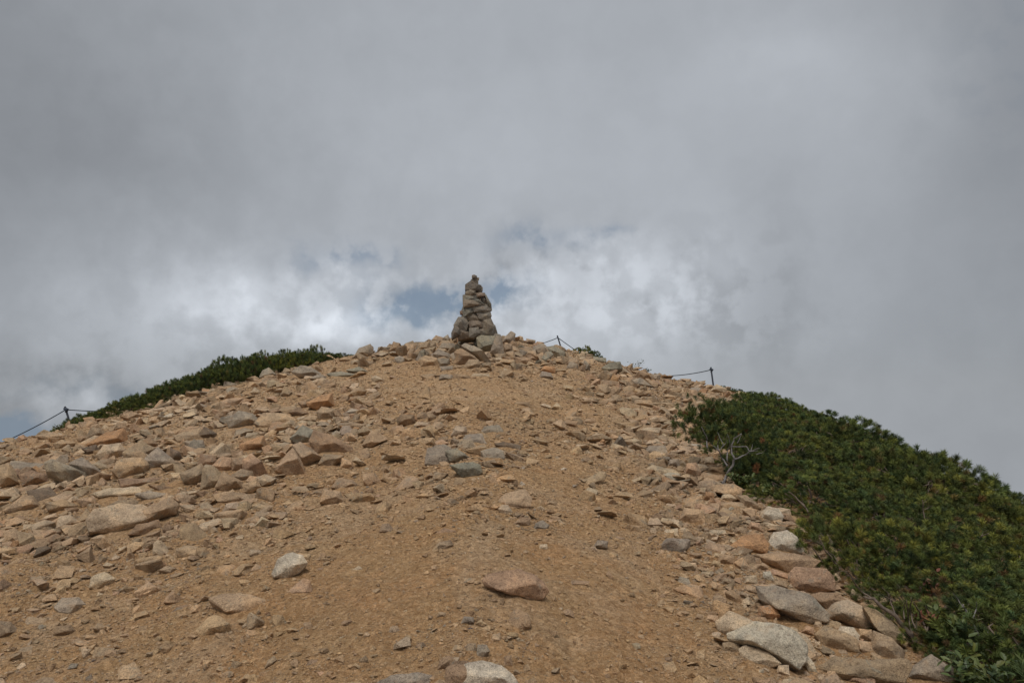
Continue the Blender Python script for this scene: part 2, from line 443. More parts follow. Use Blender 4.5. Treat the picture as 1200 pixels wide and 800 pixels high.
RIGHT = np.array([1.0, 0, 0]); FWD = np.array([0, 1.0, 0]); UP = np.array([0, 0, 1.0])
taken = []     # (x, y, radius) of placed rocks
def rock_from_outline(name, poly, colour, label, parent=None, flat=False, thick=None, anchor=None, cat='rock', jit=0.02, group=None, fixed_depth=None):
    poly = np.array(poly, float)
    x0, y0 = poly.min(0); x1, y1 = poly.max(0)
    cx = (x0 + x1) / 2
    P0 = anchor if anchor is not None else hit(cx, min(y1, 850) - 0.08 * (y1 - y0))[0]
    dist = math.hypot(P0[0], P0[1])
    dn = ray_dir(cx, (y0 + y1) / 2)
    e = max(0.0, -math.degrees(math.asin(dn[2])))
    tl = min(62, 30 + 2.0 * e) if flat else min(30, 8 + 1.2 * e)
    if parent is not None or anchor is not None: tl = 4
    tl = math.radians(tl)
    f = P0 * np.array([1, 1, 0]); f /= np.linalg.norm(f)
    U = math.cos(tl) * UP + math.sin(tl) * f; Nn = -math.cos(tl) * f + math.sin(tl) * UP
    D = ray_dir(poly[:, 0], poly[:, 1]); pxs0 = max(x1 - x0, y1 - y0)
    C0 = np.array([0, 0, EYE]); tt = ((P0 - C0) @ Nn) / (D @ Nn)
    Q = C0 + D * tt[:, None]
    c = Q.mean(0)
    wpx = x1 - x0; hpx = y1 - y0
    size = max(wpx, hpx) * dist / FPX
    small = max(min(np.ptp(Q @ RIGHT), np.ptp(Q @ U)), 0.02)
    th = (thick if thick else (0.36 if flat else 0.62)) * small
    q = len(Q)
    rr = random.Random(int(abs(cx * 13.1 + y0 * 7.7) * 10))
    # a broken ridge line pushed towards the viewer: a lighter top face above a steep front face
    q2 = Q @ RIGHT; lo, hi = q2.min(), q2.max(); h0, h1 = (Q @ U).min(), (Q @ U).max()
    nf = rr.choice((2, 3)) if pxs0 < 60 else rr.choice((3, 4))
    lev = rr.uniform(.34, .60); sl = rr.uniform(-.20, .20); fr = []
    for i in range(nf):
        tx = (i + .5 + rr.uniform(-.25, .25)) / nf * .8 + .1
        v = min(.8, max(.2, lev + sl * (tx - .5) * 2 + rr.uniform(-.08, .08)))
        p = c + RIGHT * ((lo + (hi - lo) * tx) - c @ RIGHT) + U * ((h0 + (h1 - h0) * v) - c @ U)
        p = c + (p - c) * .86
        fr.append(p + (C0 - p) / np.linalg.norm(C0 - p) * th * rr.uniform(.45, .75))
    front = np.array(fr)
    if parent is not None:      # cairn stones: two or three hard facets each
        front = np.array([c + (Q[i] - c) * rr.uniform(.10, .62) + Nn * th * rr.uniform(.20, .42) for i in rr.sample(range(q), 2)])
    back = c + (Q - c) * rr.uniform(.80, .92) - Nn * th + np.array([rr.uniform(-.05, .05) * size, 0, -0.1 * small])
    pts = np.concatenate([Q, front, back])
    org = np.array([c[0], c[1], pts[:, 2].min()])
    pxs = max(wpx, hpx)
    level = 4 if pxs > 60 else 3 if pxs > 22 else 2
    me = hull_mesh(pts - org, size, 0 if parent is not None else level, 0.022, 0.0 if parent is not None else 0.012, cx * 0.37 + y0 * 0.11)
    o = bpy.data.objects.new(name, me); link(o, parent)
    if parent is not None: o.location = Vector(org) - parent.location
    else: o.location = org
    k = np.array(PAL[colour]) * (1 + rr.uniform(-.10, .10)); k = k * (1 + np.array([rr.uniform(-.015, .015) for _ in range(3)]))
    o.color = (*k, 1)
    if parent is None: tag(o, label, cat, group)
    taken.append((c[0], c[1], 0.42 * size))
    return o

# each rock: outline as seen in an enlarged look at the photograph (origin and scale of that look), colour, flat?, label
def P(s, ox, oy, k):
    v = [float(t) for t in s.replace(',', ' ').split()]
    return [(ox + v[i] / k, oy + v[i + 1] / k) for i in range(0, len(v), 2)]
def B(x0, y0, x1, y1, ox, oy, k):
    """an irregular outline filling a box"""
    rr = random.Random(int(x0 * 3 + y0 * 5 + x1)); w, h = x1 - x0, y1 - y0
    pts = [(0, .62), (.12, .22), (.42, 0), (.78, .08), (1, .5), (.9, .92), (.5, 1), (.1, .95)]
    sx = rr.random() < .5
    out = []
    for a, b in pts:
        a = min(1, max(0, a + rr.uniform(-.09, .09))); b = min(1, max(0, b + rr.uniform(-.1, .1)))
        if sx: a = 1 - a
        out.append((ox + (x0 + a * w) / k, oy + (y0 + b * h) / k))
    return out
ROCKS = [
 # upper left slope, looked at from (0,400) at 4x
 (0, 400, 4, [
  ('415 480 500 430 575 408 605 480 540 492 470 492', 'o', 0, 'large rusty orange rock rising from the left slope below the rope post'),
  ('455 530 490 490 560 478 582 510 560 545 480 552', 'p', 0, 'pale block just below the large rusty orange rock'),
  ('383 500 450 485 462 525 420 532', 'd', 0, 'dark brown stone at the lower left foot of the rusty orange rock'),
  ('222 572 250 558 400 618 412 655 330 664 228 612', 'g', 0, 'long grey slab leaning left, left one of a split pair'),
  ('328 575 390 545 485 620 470 640 415 642', 'g', 0, 'grey slab leaning right, right one of a split pair'),
  ('-30 590 40 576 70 610 82 660 0 686 -30 672', 't', 0, 'rounded tan boulder cut by the left edge of the picture'),
  ('95 625 150 605 215 625 222 660 110 674', 'b', 0, 'low brown block beside the rounded boulder at the left edge'),
  ('60 560 210 575 215 610 100 620 50 590', 'g', 1, 'flat grey slab behind the low brown block at far left'),
  ('535 602 580 548 660 545 692 580 682 622 560 634', 't', 0, 'squarish tan boulder in the middle of the left rubble'),
  ('663 562 740 500 822 570 790 592 700 596', 'g', 0, 'grey triangular rock right of the squarish tan boulder'),
  ('580 520 660 470 722 500 690 550 600 556', 's', 0, 'dull brown rock leaning above the squarish tan boulder'),
  ('440 710 520 685 682 680 704 700 600 724 470 724', 'p', 1, 'long flat pale slab low on the left slope'),
  ('645 715 700 698 800 715 832 733 700 738', 'g', 1, 'thin grey slab ending the long pale slab'),
  ('565 640 765 635 742 667 582 674', 'b', 1, 'flat brown slab under the squarish tan boulder'),
  ('700 668 800 680 870 700 760 700', 'b', 1, 'thin brown sliver beside the flat brown slab'),
  ('930 440 960 400 1012 430 1006 452', 'd', 0, 'dark pointed stone high on the left slope'),
  ('820 440 930 405 960 440 940 462 840 466', 's', 1, 'low dull slab touching the dark pointed stone'),
  ('775 540 790 500 852 520 852 550 800 558', 'b', 0, 'brown wedge right of the grey triangular rock'),
  ('20 790 110 725 150 725 185 770 150 802 60 802', 't', 0, 'tan block low at the left edge under the rubble'),
  ('130 700 230 685 262 720 240 750 170 756', 'd', 1, 'dark flat stone near the left edge'),
  ('405 450 430 405 470 410 502 440 450 456', 's', 0, 'dull stone between rope post and rusty orange rock'),
  ('480 452 560 430 560 460 500 470', 'b', 0, 'small brown stone in the shadow of the rusty orange rock'),
  ('655 475 700 450 745 480 735 500 690 500', 'b', 0, 'brown stone right of the rusty orange rock'),
  ('150 440 240 425 300 440 230 460', 't', 1, 'flat tan slab below the rope post'),
  ('250 480 290 462 350 475 330 495 270 500', 't', 0, 'tan stone among the far left skyline rubble'),
  ('85 445 110 438 128 452 120 468 88 468', 'k', 0, 'small pinkish stone on the skyline at far left'),
  ('500 330 560 315 610 330 580 350 520 352', 't', 1, 'flat tan stone on the skyline beside the left pines'),
  ('660 325 760 308 780 320 700 336', 'p', 1, 'pale flat slab near the lower end of the left pines'),
  ('215 755 300 740 360 770 300 795 230 790', 's', 0, 'dull stone at the bottom of the left rubble'),
  ('360 740 440 730 450 765 390 775', 't', 0, 'tan stone below the long flat pale slab'),
  ('870 470 950 462 960 500 900 510', 'g', 0, 'grey stone above the split orange boulders'),
  ('850 620 940 575 962 610 932 672 862 657', 's', 0, 'dull sloping boulder at the left end of the boulder cluster'),
 ]),
 (200, 400, 4, [
  ('130 580 145 530 200 535 216 560 190 592', 'k', 0, 'reddish angular rock on top of the boulder cluster, leftmost'),
  ('198 580 240 540 290 550 296 600 240 613', 'k', 0, 'reddish rock on top of the boulder cluster, middle'),
  ('288 550 340 545 362 590 320 606 290 602', 'b', 0, 'brown rock in the middle of the boulder cluster'),
  ('343 560 380 530 430 590 452 622 410 642 350 602', 'k', 0, 'smooth pinkish slab leaning at the right of the boulder cluster'),
  ('143 690 155 600 200 588 252 640 220 692', 's', 0, 'tall dull block at the front of the boulder cluster'),
  ('213 682 250 615 332 660 332 690 262 702', 't', 0, 'tan block at the foot of the boulder cluster'),
  ('288 630 330 600 380 610 392 650 330 662', 's', 0, 'dull stone under the smooth pinkish slab'),
  ('338 670 400 648 420 680 382 707 350 702', 't', 0, 'lowest right stone of the boulder cluster'),
  ('403 640 440 625 492 640 470 667 430 674', 'p', 0, 'pale stone just right of the boulder cluster'),
  ('493 592 570 508 612 570 627 632 570 634 500 604', 't', 0, 'pale triangular wedge standing in the middle of the left slope'),
  ('573 490 610 475 702 540 650 572 620 584 600 540', 's', 0, 'sharp slab lying against the pale triangular wedge'),
  ('652 500 690 488 702 534 670 530', 'k', 0, 'small pinkish sliver above the sharp slab'),
  ('658 470 680 420 750 440 840 490 842 522 770 532 690 524', 'b', 0, 'big brown boulder in the centre of the left slope'),
  ('563 452 620 398 667 420 662 472 600 482', 'G', 0, 'greenish grey boulder behind the big brown boulder'),
  ('903 482 940 420 965 420 1013 457 940 492', 't', 0, 'pale leaning slab at the edge of the path, upper left'),
  ('880 430 905 395 960 430 930 440', 's', 0, 'pointed stone behind the pale leaning slab'),
  ('328 482 430 445 447 500 390 517 335 517', 'o', 0, 'rusty brown wedge above the boulder cluster'),
  ('268 372 320 330 380 340 417 385 340 402 280 402', 'g', 0, 'layered grey rock high on the left slope'),
  ('398 382 440 335 540 340 592 375 560 397 430 394', 't', 1, 'broad low tan rock right of the layered grey rock'),
  ('640 287 700 255 750 245 762 300 690 317 650 302', 'o', 0, 'rusty orange block near the top of the left slope'),
  ('688 332 710 308 767 320 767 362 720 372 700 362', 's', 0, 'square dull block just below the rusty orange block'),
  ('765 330 785 318 802 345 800 364 775 362', 'b', 0, 'narrow brown stone beside the square dull block'),
  ('558 332 600 308 642 335 600 352', 'b', 0, 'dark pointed stone left of the rusty orange block'),
  ('598 285 630 278 650 300 620 312', 'b', 0, 'small brown stone left of the rusty orange block'),
  ('1058 362 1080 338 1140 345 1147 377 1110 397 1065 387', 'b', 0, 'brown cubic stone at the left border of the upper path'),
  ('703 752 720 695 790 705 807 747 760 767', 't', 0, 'tan boulder alone at the foot of the left slope'),
  ('758 680 790 640 850 650 872 672 800 690', 't', 1, 'low tan slab above the lone tan boulder'),
  ('698 572 720 528 810 535 792 562 750 587', 's', 0, 'dull rock right of the sharp slab'),
  ('798 590 805 545 845 560 855 592', 't', 0, 'small tan block right of the dull rock'),
  ('855 560 870 542 914 572 900 580', 'p', 0, 'pale splinter at the path edge'),
  ('563 142 610 110 660 118 712 155 650 174 600 167', 'g', 0, 'large bluish grey rock on the skyline at the end of the left pines'),
  ('648 172 700 150 730 168 690 182', 'g', 0, 'pale grey stone beside the large bluish grey skyline rock'),
  ('728 150 800 138 872 152 850 165 760 166', 'G', 1, 'flat greenish slab right of the bluish grey skyline rock'),
  ('820 135 880 118 925 140 880 152', 'G', 0, 'greenish stone on the flat greenish slab'),
  ('938 172 960 158 1000 180 985 192 950 190', 'p', 0, 'small white stone below the skyline, left of the cairn'),
  ('413 172 430 135 460 122 497 155 470 174', 'g', 0, 'grey rock poking into the dark green pines on the left'),
  ('375 240 395 215 420 235 415 250', 'p', 0, 'pale stone below the grey rock in the pines'),
  ('518 250 535 210 566 235 552 262', 's', 0, 'pointed stone below the end of the left pines'),
  ('848 79 885 32 935 10 950 28 948 55 930 72 880 82', 'g', 0, 'large leaning grey rock sticking up on the skyline left of the cairn'),
  ('1018 48 1045 0 1072 10 1078 52', 'b', 0, 'upright brown stone on the skyline between leaning rock and cairn'),
  ('885 115 905 85 952 98 950 117', 's', 0, 'dull stone beneath the large leaning skyline rock'),
  ('1095 55 1098 12 1150 12 1156 50', 't', 0, 'tan block on the skyline left of the cairn'),
  ('1150 45 1165 5 1210 0 1215 42', 's', 0, 'dull block on the skyline touching the cairn rubble'),
  ('400 200 430 168 500 170 490 202', 'b', 1, 'low brown slab under the grey rock in the pines'),
  ('250 210 255 186 300 196 302 212', 'g', 0, 'small grey stone at the lower edge of the left pines'),
  ('540 190 590 178 620 198 570 205', 't', 1, 'flat tan stone below the bluish grey skyline rock'),
  ('590 250 600 240 640 245 630 262', 't', 0, 'little tan stone above the dark pointed stone'),
  ('85 490 110 460 155 490 150 520 100 522', 'g', 0, 'grey standing slab left of the rusty brown wedge'),
  ('0 500 40 518 52 548 0 558', 'd', 0, 'dark block above the reddish rocks of the cluster'),
  ('20 455 60 412 150 400 202 440 190 457', 'b', 1, 'broad brown slab high in the left rubble'),
  ('180 520 200 490 285 482 270 520', 's', 1, 'flat dull stone left of the rusty brown wedge'),
  ('210 300 260 270 340 265 300 300', 't', 1, 'flat stone under the left pine edge'),
  ('1140 390 1155 375 1205 378 1200 400 1150 400', 'p', 1, 'pale flat stone right of the brown cubic stone'),
  ('205 715 260 705 400 715 400 745 230 748', 't', 1, 'broad flat tan slab under the boulder cluster'),
  ('50 770 100 765 125 790 80 805', 'p', 0, 'pale stone below the broad flat tan slab'),
 ]),
 # big flat slab and front left
 (0, 0, 1, [
  ('160 604 178 590 200 582 211 592 206 602 184 610 166 614', 't', 0, 'broken off right end of the big flat outcrop on the lower left slope'),
  ('102 608 110 597 138 589 168 590 184 600 176 611 150 624 106 623', 'p', 0, 'big flat pale outcrop slab, largest of the lower left slope'),
  ('120 596 138 586 160 584 170 592 150 598', 's', 0, 'smaller slab lying on the back of the big flat outcrop'),
  ('150 626 160 614 186 608 190 618 170 627', 'b', 0, 'brown slab wedged under the front of the big flat outcrop'),
 ]),
 (0, 600, 4, [
  ('415 352 430 300 490 280 547 310 522 347 450 362', 'p', 0, 'pale knobby stone alone in the front left gravel'),
  ('480 250 500 232 532 245 520 264', 'p', 0, 'small pale stone above the pale knobby stone'),
  ('250 442 290 400 370 395 402 430 330 472 280 467', 'g', 1, 'flat grey slab in the front left corner area'),
  ('-30 510 50 510 97 560 20 592 -30 592', 's', 0, 'dull angular rock cut off by the left edge at the front'),
  ('98 545 130 490 220 495 224 525 150 548', 's', 1, 'dull slab beside the angular rock at the front left edge'),
  ('238 577 250 535 330 525 358 552 330 572', 'b', 0, 'brown lump beside the front left slabs'),
  ('78 665 95 635 150 625 162 665 120 674', 's', 1, 'low dull stone near the lower left corner'),
  ('378 750 420 722 540 705 554 730 470 750', 't', 1, 'long low tan slab at the lower left'),
  ('400 772 430 758 442 785 430 802 402 800', 'd', 0, 'small dark stone at the lower left bottom edge'),
  ('515 225 540 196 566 208 555 226', 'p', 0, 'tiny pale stone above the front left gravel'),
  ('450 395 460 372 486 382 480 398', 'p', 0, 'tiny white stone under the pale knobby stone'),
  ('800 470 830 440 880 430 892 450 850 470', 'b', 0, 'brown stone left of the half buried pale slab'),
  ('628 788 650 755 690 765 688 788', 'b', 0, 'brown stone on the bottom edge, left of centre'),
  ('155 205 175 165 215 155 242 165', 'd', 1, 'thin dark flake on the front left slope'),
  ('740 270 780 250 830 262 800 280', 's', 1, 'flat stone left of the green speckled boulder'),
  ('150 800 200 770 290 775 310 812 150 812', 's', 1, 'half buried slab at the bottom left edge'),
  ('830 110 840 85 868 92 866 115', 'd', 0, 'small dark stone under the big flat slab'),
  ('1170 190 1178 172 1215 180 1210 200', 'p', 0, 'small pale stone left of the green speckled boulder'),
 ]),
 (250, 600, 4, [
  ('274 287 300 220 340 195 372 187 420 200 443 237 402 282 342 312 285 304', 'w', 0, 'rounded whitish boulder with greenish lichen left of the lower path'),
  ('328 388 420 310 455 320 466 377 432 402 340 402', 'k', 0, 'smooth pinkish tan stone just below the whitish boulder'),
  ('365 420 390 402 420 408 418 428 380 430', 't', 0, 'little tan stone under the smooth pinkish tan stone'),
  ('-20 402 60 374 170 380 295 430 240 462 60 462', 't', 1, 'half buried pale gritty slab in the lower left path'),
  ('755 802 830 760 930 745 1022 755 1047 790 1042 835 760 835', 'g', 0, 'rounded grey boulder cut by the bottom edge, left one'),
  ('1048 742 1060 690 1105 668 1132 690 1130 745', 'b', 0, 'brown stone wedged behind the front boulders'),
  ('778 90 790 55 825 52 847 80 835 104 800 102', 's', 0, 'dull stone on the middle of the path'),
  ('1033 170 1060 138 1110 130 1126 150 1090 182', 's', 0, 'dull stone with a dark underside near the path centre'),
  ('1040 100 1080 72 1140 85 1120 100', 'b', 1, 'thin brown slab above the stone near the path centre'),
  ('430 720 450 692 515 685 517 705 470 722', 'b', 0, 'thin brown stone low on the path'),
  ('488 750 510 743 552 775 550 790 520 780', 'k', 0, 'small pinkish stone near the bottom edge'),
  ('168 200 185 175 222 178 226 200 200 204', 'p', 0, 'small pale stone left of the whitish boulder'),
  ('175 275 200 240 240 260 230 280', 't', 0, 'small pointed tan stone beside the whitish boulder'),
  ('818 570 830 535 862 530 877 560 850 574', 's', 0, 'small dull stone right of the path bottom'),
  ('1015 280 1020 252 1045 245 1052 268 1035 284', 't', 0, 'small upright tan stone on the lower path'),
  ('1045 490 1060 465 1090 470 1092 492', 't', 0, 'small tan stone beside the grit patch on the lower path'),
  ('240 730 255 690 285 670 300 690 270 722', 's', 0, 'pale upright flake near the bottom left'),
  ('640 275 680 250 714 262 700 278', 'p', 1, 'small flat pale flake in mid path'),
 ]),
 (500, 600, 4, [
  ('260 318 280 285 430 262 512 290 552 330 576 365 547 406 490 412 400 372 280 347', 'k', 0, 'large tan pink rock lying in the centre of the lower path'),
  ('88 800 90 730 130 692 195 695 215 730 190 830 90 830', 'b', 0, 'brown grey boulder behind the speckled boulder at the bottom edge'),
  ('150 835 150 742 185 706 265 690 350 712 405 760 440 835', 'w', 0, 'speckled light grey boulder cut by the bottom edge at centre'),
  ('228 682 240 620 280 618 298 650 262 684', 'g', 0, 'grey angular stone on top of the bottom edge boulders'),
  ('178 658 190 615 230 612 236 650 215 666', 's', 0, 'dull angular stone left of the grey angular stone'),
  ('112 655 130 620 160 622 187 656', 't', 0, 'tan wedge behind the bottom edge boulders'),
  ('358 722 365 672 398 668 402 720', 'b', 0, 'brown upright stone right of the bottom edge boulders'),
  ('30 800 60 782 150 786 170 830 20 830', 't', 0, 'smooth tan stone at the bottom edge between two boulders'),
  ('1108 705 1118 678 1150 676 1152 704', 'b', 0, 'brown stone low on the right of the path'),
  ('985 604 990 578 1015 572 1022 602', 't', 0, 'small tan stone low on the right of the path'),
  ('1095 105 1130 80 1178 75 1176 108 1140 120', 'p', 1, 'pale flat stone at the right border of the path'),
  ('875 130 890 112 930 118 925 137', 't', 0, 'small tan stone right of the path centre'),
  ('498 88 510 50 545 36 575 60 560 92', 'g', 0, 'grey stone in the middle of the path, upper one'),
  ('400 60 440 22 490 25 480 62', 'b', 0, 'brown stone joined to the grey stone in mid path'),
  ('780 165 800 130 850 135 845 168', 'g', 0, 'small grey stone half sunk right of centre'),
  ('160 520 175 485 220 490 222 518', 'g', 0, 'small grey stone in the grit patch above the bottom boulders'),
  ('295 610 310 570 345 565 350 605', 't', 0, 'tan stone above the bottom edge boulders'),
  ('525 175 530 150 565 148 566 176', 'p', 0, 'small white stone in mid path'),
  ('170 335 180 305 230 310 225 338', 't', 0, 'small tan stone left of the large tan pink rock'),
  ('620 345 680 320 762 322 755 338 680 340', 'b', 1, 'low curved ridge of stone right of the large tan pink rock'),
 ]),
 (480, 400, 4, [
  ('193 442 215 395 265 398 270 425 240 450', 'p', 0, 'pale topped stone in the middle of the upper path'),
  ('398 482 440 468 522 485 516 507 450 500', 'd', 1, 'thin dark slab in the centre of the upper path'),
  ('73 572 80 500 160 480 200 500 205 560 150 580', 'g', 1, 'broad flat grey rock in the mid path cluster, left'),
  ('163 512 220 498 287 545 262 562 190 562', 'G', 0, 'greenish grey block in the mid path cluster'),
  ('186 577 300 563 332 577 342 612 290 642 240 632', 'G', 0, 'big greenish wedge at the front of the mid path cluster'),
  ('333 512 400 495 440 510 447 547 360 557', 'g', 1, 'flat grey stone at the right of the mid path cluster'),
  ('328 430 350 395 420 388 444 432', 'g', 1, 'low grey hump behind the mid path cluster, right'),
  ('238 480 260 435 340 430 362 482', 'g', 1, 'low grey hump behind the mid path cluster, left'),
  ('413 747 450 710 540 692 572 732 567 772 450 782', 't', 1, 'pair shaped pale tan slab below the mid path cluster'),
  ('820 700 840 682 882 695 876 716 840 716', 'p', 1, 'small pale slab on the right half of the path'),
  ('918 612 930 585 980 590 982 615', 's', 0, 'dull stone in the right half of the path'),
  ('798 568 810 542 850 548 855 570', 't', 0, 'tan stone right of the mid path cluster'),
  ('488 302 500 282 560 284 564 306', 't', 0, 'tan stone on the upper path, first of a row'),
  ('513 348 530 312 560 308 592 350 550 354', 't', 0, 'tan pointed stone on the upper path'),
  ('663 315 690 285 712 305 705 320', 'p', 0, 'pale triangular stone on the upper path'),
  ('136 178 145 152 200 155 208 182', 'g', 0, 'grey stone with a dark gap at the top of the path'),
  ('196 182 210 152 280 158 292 182', 'b', 0, 'brown stone beside the grey stone at the top of the path'),
  ('280 166 300 148 370 150 376 166', 'p', 1, 'pale flat stone at the top of the path below the cairn'),
  ('603 172 620 138 660 145 674 172 640 178', 'g', 0, 'dark grey wedge at the top right of the path'),
  ('608 142 630 115 680 118 684 146', 'o', 0, 'bright rusty stone above the dark grey wedge'),
  ('898 122 940 98 985 95 997 127 950 154 915 147', 'G', 0, 'large greenish boulder on the right shoulder near the skyline'),
  ('990 152 1000 120 1042 152 1040 158', 'p', 0, 'pale triangular stone beside the greenish boulder'),
  ('833 92 850 68 920 76 922 97', 'G', 1, 'flat greenish slab on the right skyline'),
  ('1008 210 1030 178 1080 172 1142 210', 'g', 0, 'grey brown wedge on the right shoulder'),
  ('878 203 900 180 975 183 988 206', 'b', 1, 'low brown slab on the right shoulder'),
  ('1038 306 1060 268 1130 275 1146 302', 't', 0, 'broad tan rock right of the upper path'),
  ('806 385 830 360 868 358 878 388', 't', 0, 'tan stone in the right rubble'),
  ('1068 412 1100 402 1180 402 1182 428 1110 432', 'p', 1, 'flat pale slab in the right rubble'),
  ('1098 525 1120 488 1200 485 1210 522', 'g', 1, 'low grey slab in the right rubble'),
  ('28 198 40 182 76 186 72 198', 't', 0, 'little tan stone below the cairn rubble, left'),
  ('1120 362 1140 345 1200 350 1200 368', 't', 1, 'flat tan stone right of the upper path'),
  ('20 398 40 375 92 380 96 402', 'p', 0, 'pale stone at the left border of the upper path'),
  ('640 762 655 745 694 750 690 772', 't', 0, 'small tan stone below the mid path'),
  ('705 385 740 365 790 372 780 392', 'b', 1, 'low brown stone in the right half of the upper path'),
  ('710 480 720 462 746 465 748 482', 'p', 0, 'small pale stone in the right half of the upper path'),
 ]),
 (700, 400, 4, [
  ('498 322 520 292 600 288 632 318 560 330', 't', 1, 'long pale slab above the pine with the bare trunk'),
  ('585 290 600 264 690 268 692 288', 's', 1, 'flat dull slab above the long pale slab'),
  ('515 240 550 225 560 200 608 222 600 240', 'p', 0, 'pale stone beside the right rope post'),
  ('640 245 660 230 704 240 700 252', 'p', 1, 'flat pale stone between rope post and pines'),
  ('425 235 440 215 510 220 512 240', 'g', 1, 'grey flat slab left of the right rope post'),
  ('300 260 330 245 372 256 370 272', 't', 0, 'tan stone below the right skyline'),
  ('428 520 450 502 500 505 502 522', 'p', 0, 'small pale stone at the pine edge by the bare trunk'),
  ('500 572 505 540 540 538 550 570 530 582', 'p', 0, 'round pale stone left of the bare trunk'),
  ('510 608 520 582 590 590 592 618', 't', 0, 'tan stone just left of the bare trunk'),
  ('478 640 500 612 582 625 590 648 520 652', 't', 1, 'flat tan slab left of the bare trunk foot'),
  ('213 600 260 578 360 598 392 622 300 626', 'p', 1, 'long flat pale slab in the right rubble'),
  ('323 592 340 552 380 548 390 588', 'g', 0, 'grey block in the right rubble'),
  ('403 632 420 575 460 568 484 610 470 642', 'k', 0, 'pinkish block in the right rubble'),
  ('548 702 560 672 640 668 674 690 670 742 590 720', 't', 0, 'large tan block at the foot of the bare trunk'),
  ('576 745 590 715 625 714 652 738 620 750', 'p', 0, 'rounded pale stone under the large tan block'),
  ('573 782 590 752 680 756 694 786', 't', 1, 'long tan slab under the rounded pale stone'),
  ('660 722 700 720 768 778 740 785 680 770', 's', 0, 'slanting dull slab right of the large tan block'),
  ('678 712 690 692 750 692 758 716', 't', 0, 'tan stone tucked under the pine edge'),
  ('38 612 60 582 100 590 102 616', 't', 0, 'tan stone in the middle right gravel'),
  ('430 500 440 478 488 482 492 498', 'w', 0, 'whitish stone at the pine edge'),
  ('463 700 480 655 550 650 552 700', 's', 1, 'low dull rock left of the large tan block'),
  ('190 425 220 402 300 402 302 428', 'p', 1, 'flat slab halfway up the right rubble'),
  ('90 545 140 535 150 560 100 565', 't', 0, 'tan stone left in the right rubble'),
  ('500 740 510 705 545 710 548 745', 'o', 0, 'small reddish stone near the bare trunk foot'),
 ]),
 # stones along the right edge, looked at from (750,600) at 4x
 (750, 600, 4, [
  ('364 512 420 465 540 515 600 535 560 600 430 597 372 545', 'p', 0, 'pale end of the big speckled slab, buried in grit'),
  ('425 570 540 517 650 523 730 558 776 612 777 680 742 727 650 682 560 632 430 597', 'w', 0, 'big speckled whitish slab lying low at the right of the path'),
  ('468 642 500 622 600 655 657 705 592 730 480 692', 'p', 0, 'pale block half under the big speckled whitish slab'),
  ('548 347 640 343 790 385 882 470 872 507 780 517 650 467 570 412', 'g', 0, 'long dark grey slab right of the path, above the big whitish slab'),
  ('703 292 730 260 870 262 902 300 907 362 770 380 715 352', 'k', 0, 'square reddish block under the pines'),
  ('548 200 660 186 780 200 847 225 812 257 720 264 700 282 600 242', 't', 0, 'broad flat tan slab poking under the pines'),
  ('410 167 490 110 570 103 602 150 592 187 510 192', 'o', 0, 'orange tan block left of the lichen covered stone'),
  ('598 152 630 98 690 86 732 115 767 172 762 192 600 192', 'w', 0, 'lichen covered pale stone at the pine edge'),
  ('788 392 850 373 930 380 967 412 882 462 830 432', 'b', 0, 'brown slab between dark grey slab and pines'),
  ('883 467 920 425 980 413 1090 460 1132 500 1127 532 1060 547 960 502 890 492', 'p', 0, 'smooth yellowish boulder lying across the right edge stones'),
  ('823 572 870 530 960 560 1012 590 1022 652 960 642 870 632', 't', 0, 'tan block with a dark cleft under the yellowish boulder'),
  ('925 560 940 532 1000 540 1027 575 1020 600 960 572', 'w', 0, 'small whitish stone under the yellowish boulder'),
  ('1080 640 1100 560 1180 590 1240 650 1230 700 1120 690', 's', 0, 'sloping brownish slab in the lower right stones'),
  ('443 235 480 213 522 265 500 280 460 262', 't', 0, 'small square tan stone left of the square reddish block'),
  ('483 342 500 300 545 295 550 335 520 346', 'p', 0, 'pale stone left of the dark grey slab'),
  ('573 325 580 280 610 276 628 318 600 328', 'w', 0, 'small whitish stone behind the dark grey slab'),
  ('603 298 620 265 698 290 702 312 640 310', 'k', 0, 'pinkish stone behind the dark grey slab'),
  ('286 175 330 140 390 155 402 190 330 192', 't', 1, 'tan slab in the right gravel'),
  ('560 45 570 0 600 -25 650 -15 672 20 655 50 600 50', 'w', 0, 'rounded whitish boulder at the pine edge'),
  ('186 35 210 -20 296 -10 302 52 250 55', 't', 0, 'square tan block in the right gravel'),
  ('95 105 120 78 178 84 176 115 120 120', 'p', 1, 'pale oval stone at the border of the path'),
  ('318 98 335 80 396 84 402 100 340 104', 'p', 1, 'pale flat stone in the right gravel'),
  ('363 235 380 196 440 205 442 245', 's', 0, 'dull stone in the right gravel'),
  ('548 495 560 440 620 435 655 480 610 502', 'o', 0, 'orange stone left of the dark grey slab'),
  ('766 700 780 668 812 700 828 745 790 742', 'w', 0, 'pale splinter at the end of the big whitish slab'),
  ('1018 590 1030 546 1085 550 1094 600', 't', 0, 'tan stone behind the sloping brownish slab'),
  ('1012 650 1030 600 1080 610 1102 660 1060 672', 't', 0, 'tan lump in the lower right stones'),
  ('1095 675 1115 648 1160 648 1172 682', 'k', 0, 'small pinkish stone in the lower right stones'),
  ('203 252 220 235 262 236 264 260', 'p', 0, 'little pale stone right of the path'),
  ('383 660 390 612 450 605 478 650 440 664', 's', 0, 'dull stone at the left of the pale block'),
  ('635 765 650 715 695 716 702 762', 'p', 0, 'pale cube under the big whitish slab'),
  ('540 768 550 735 580 735 584 765', 'p', 0, 'tiny pale stone under the big whitish slab'),
  ('868 785 880 742 915 745 918 786', 't', 0, 'tan pebble at the lower right, left one'),
  ('910 788 915 738 950 742 955 790', 'p', 0, 'pale pebble at the lower right, right one'),
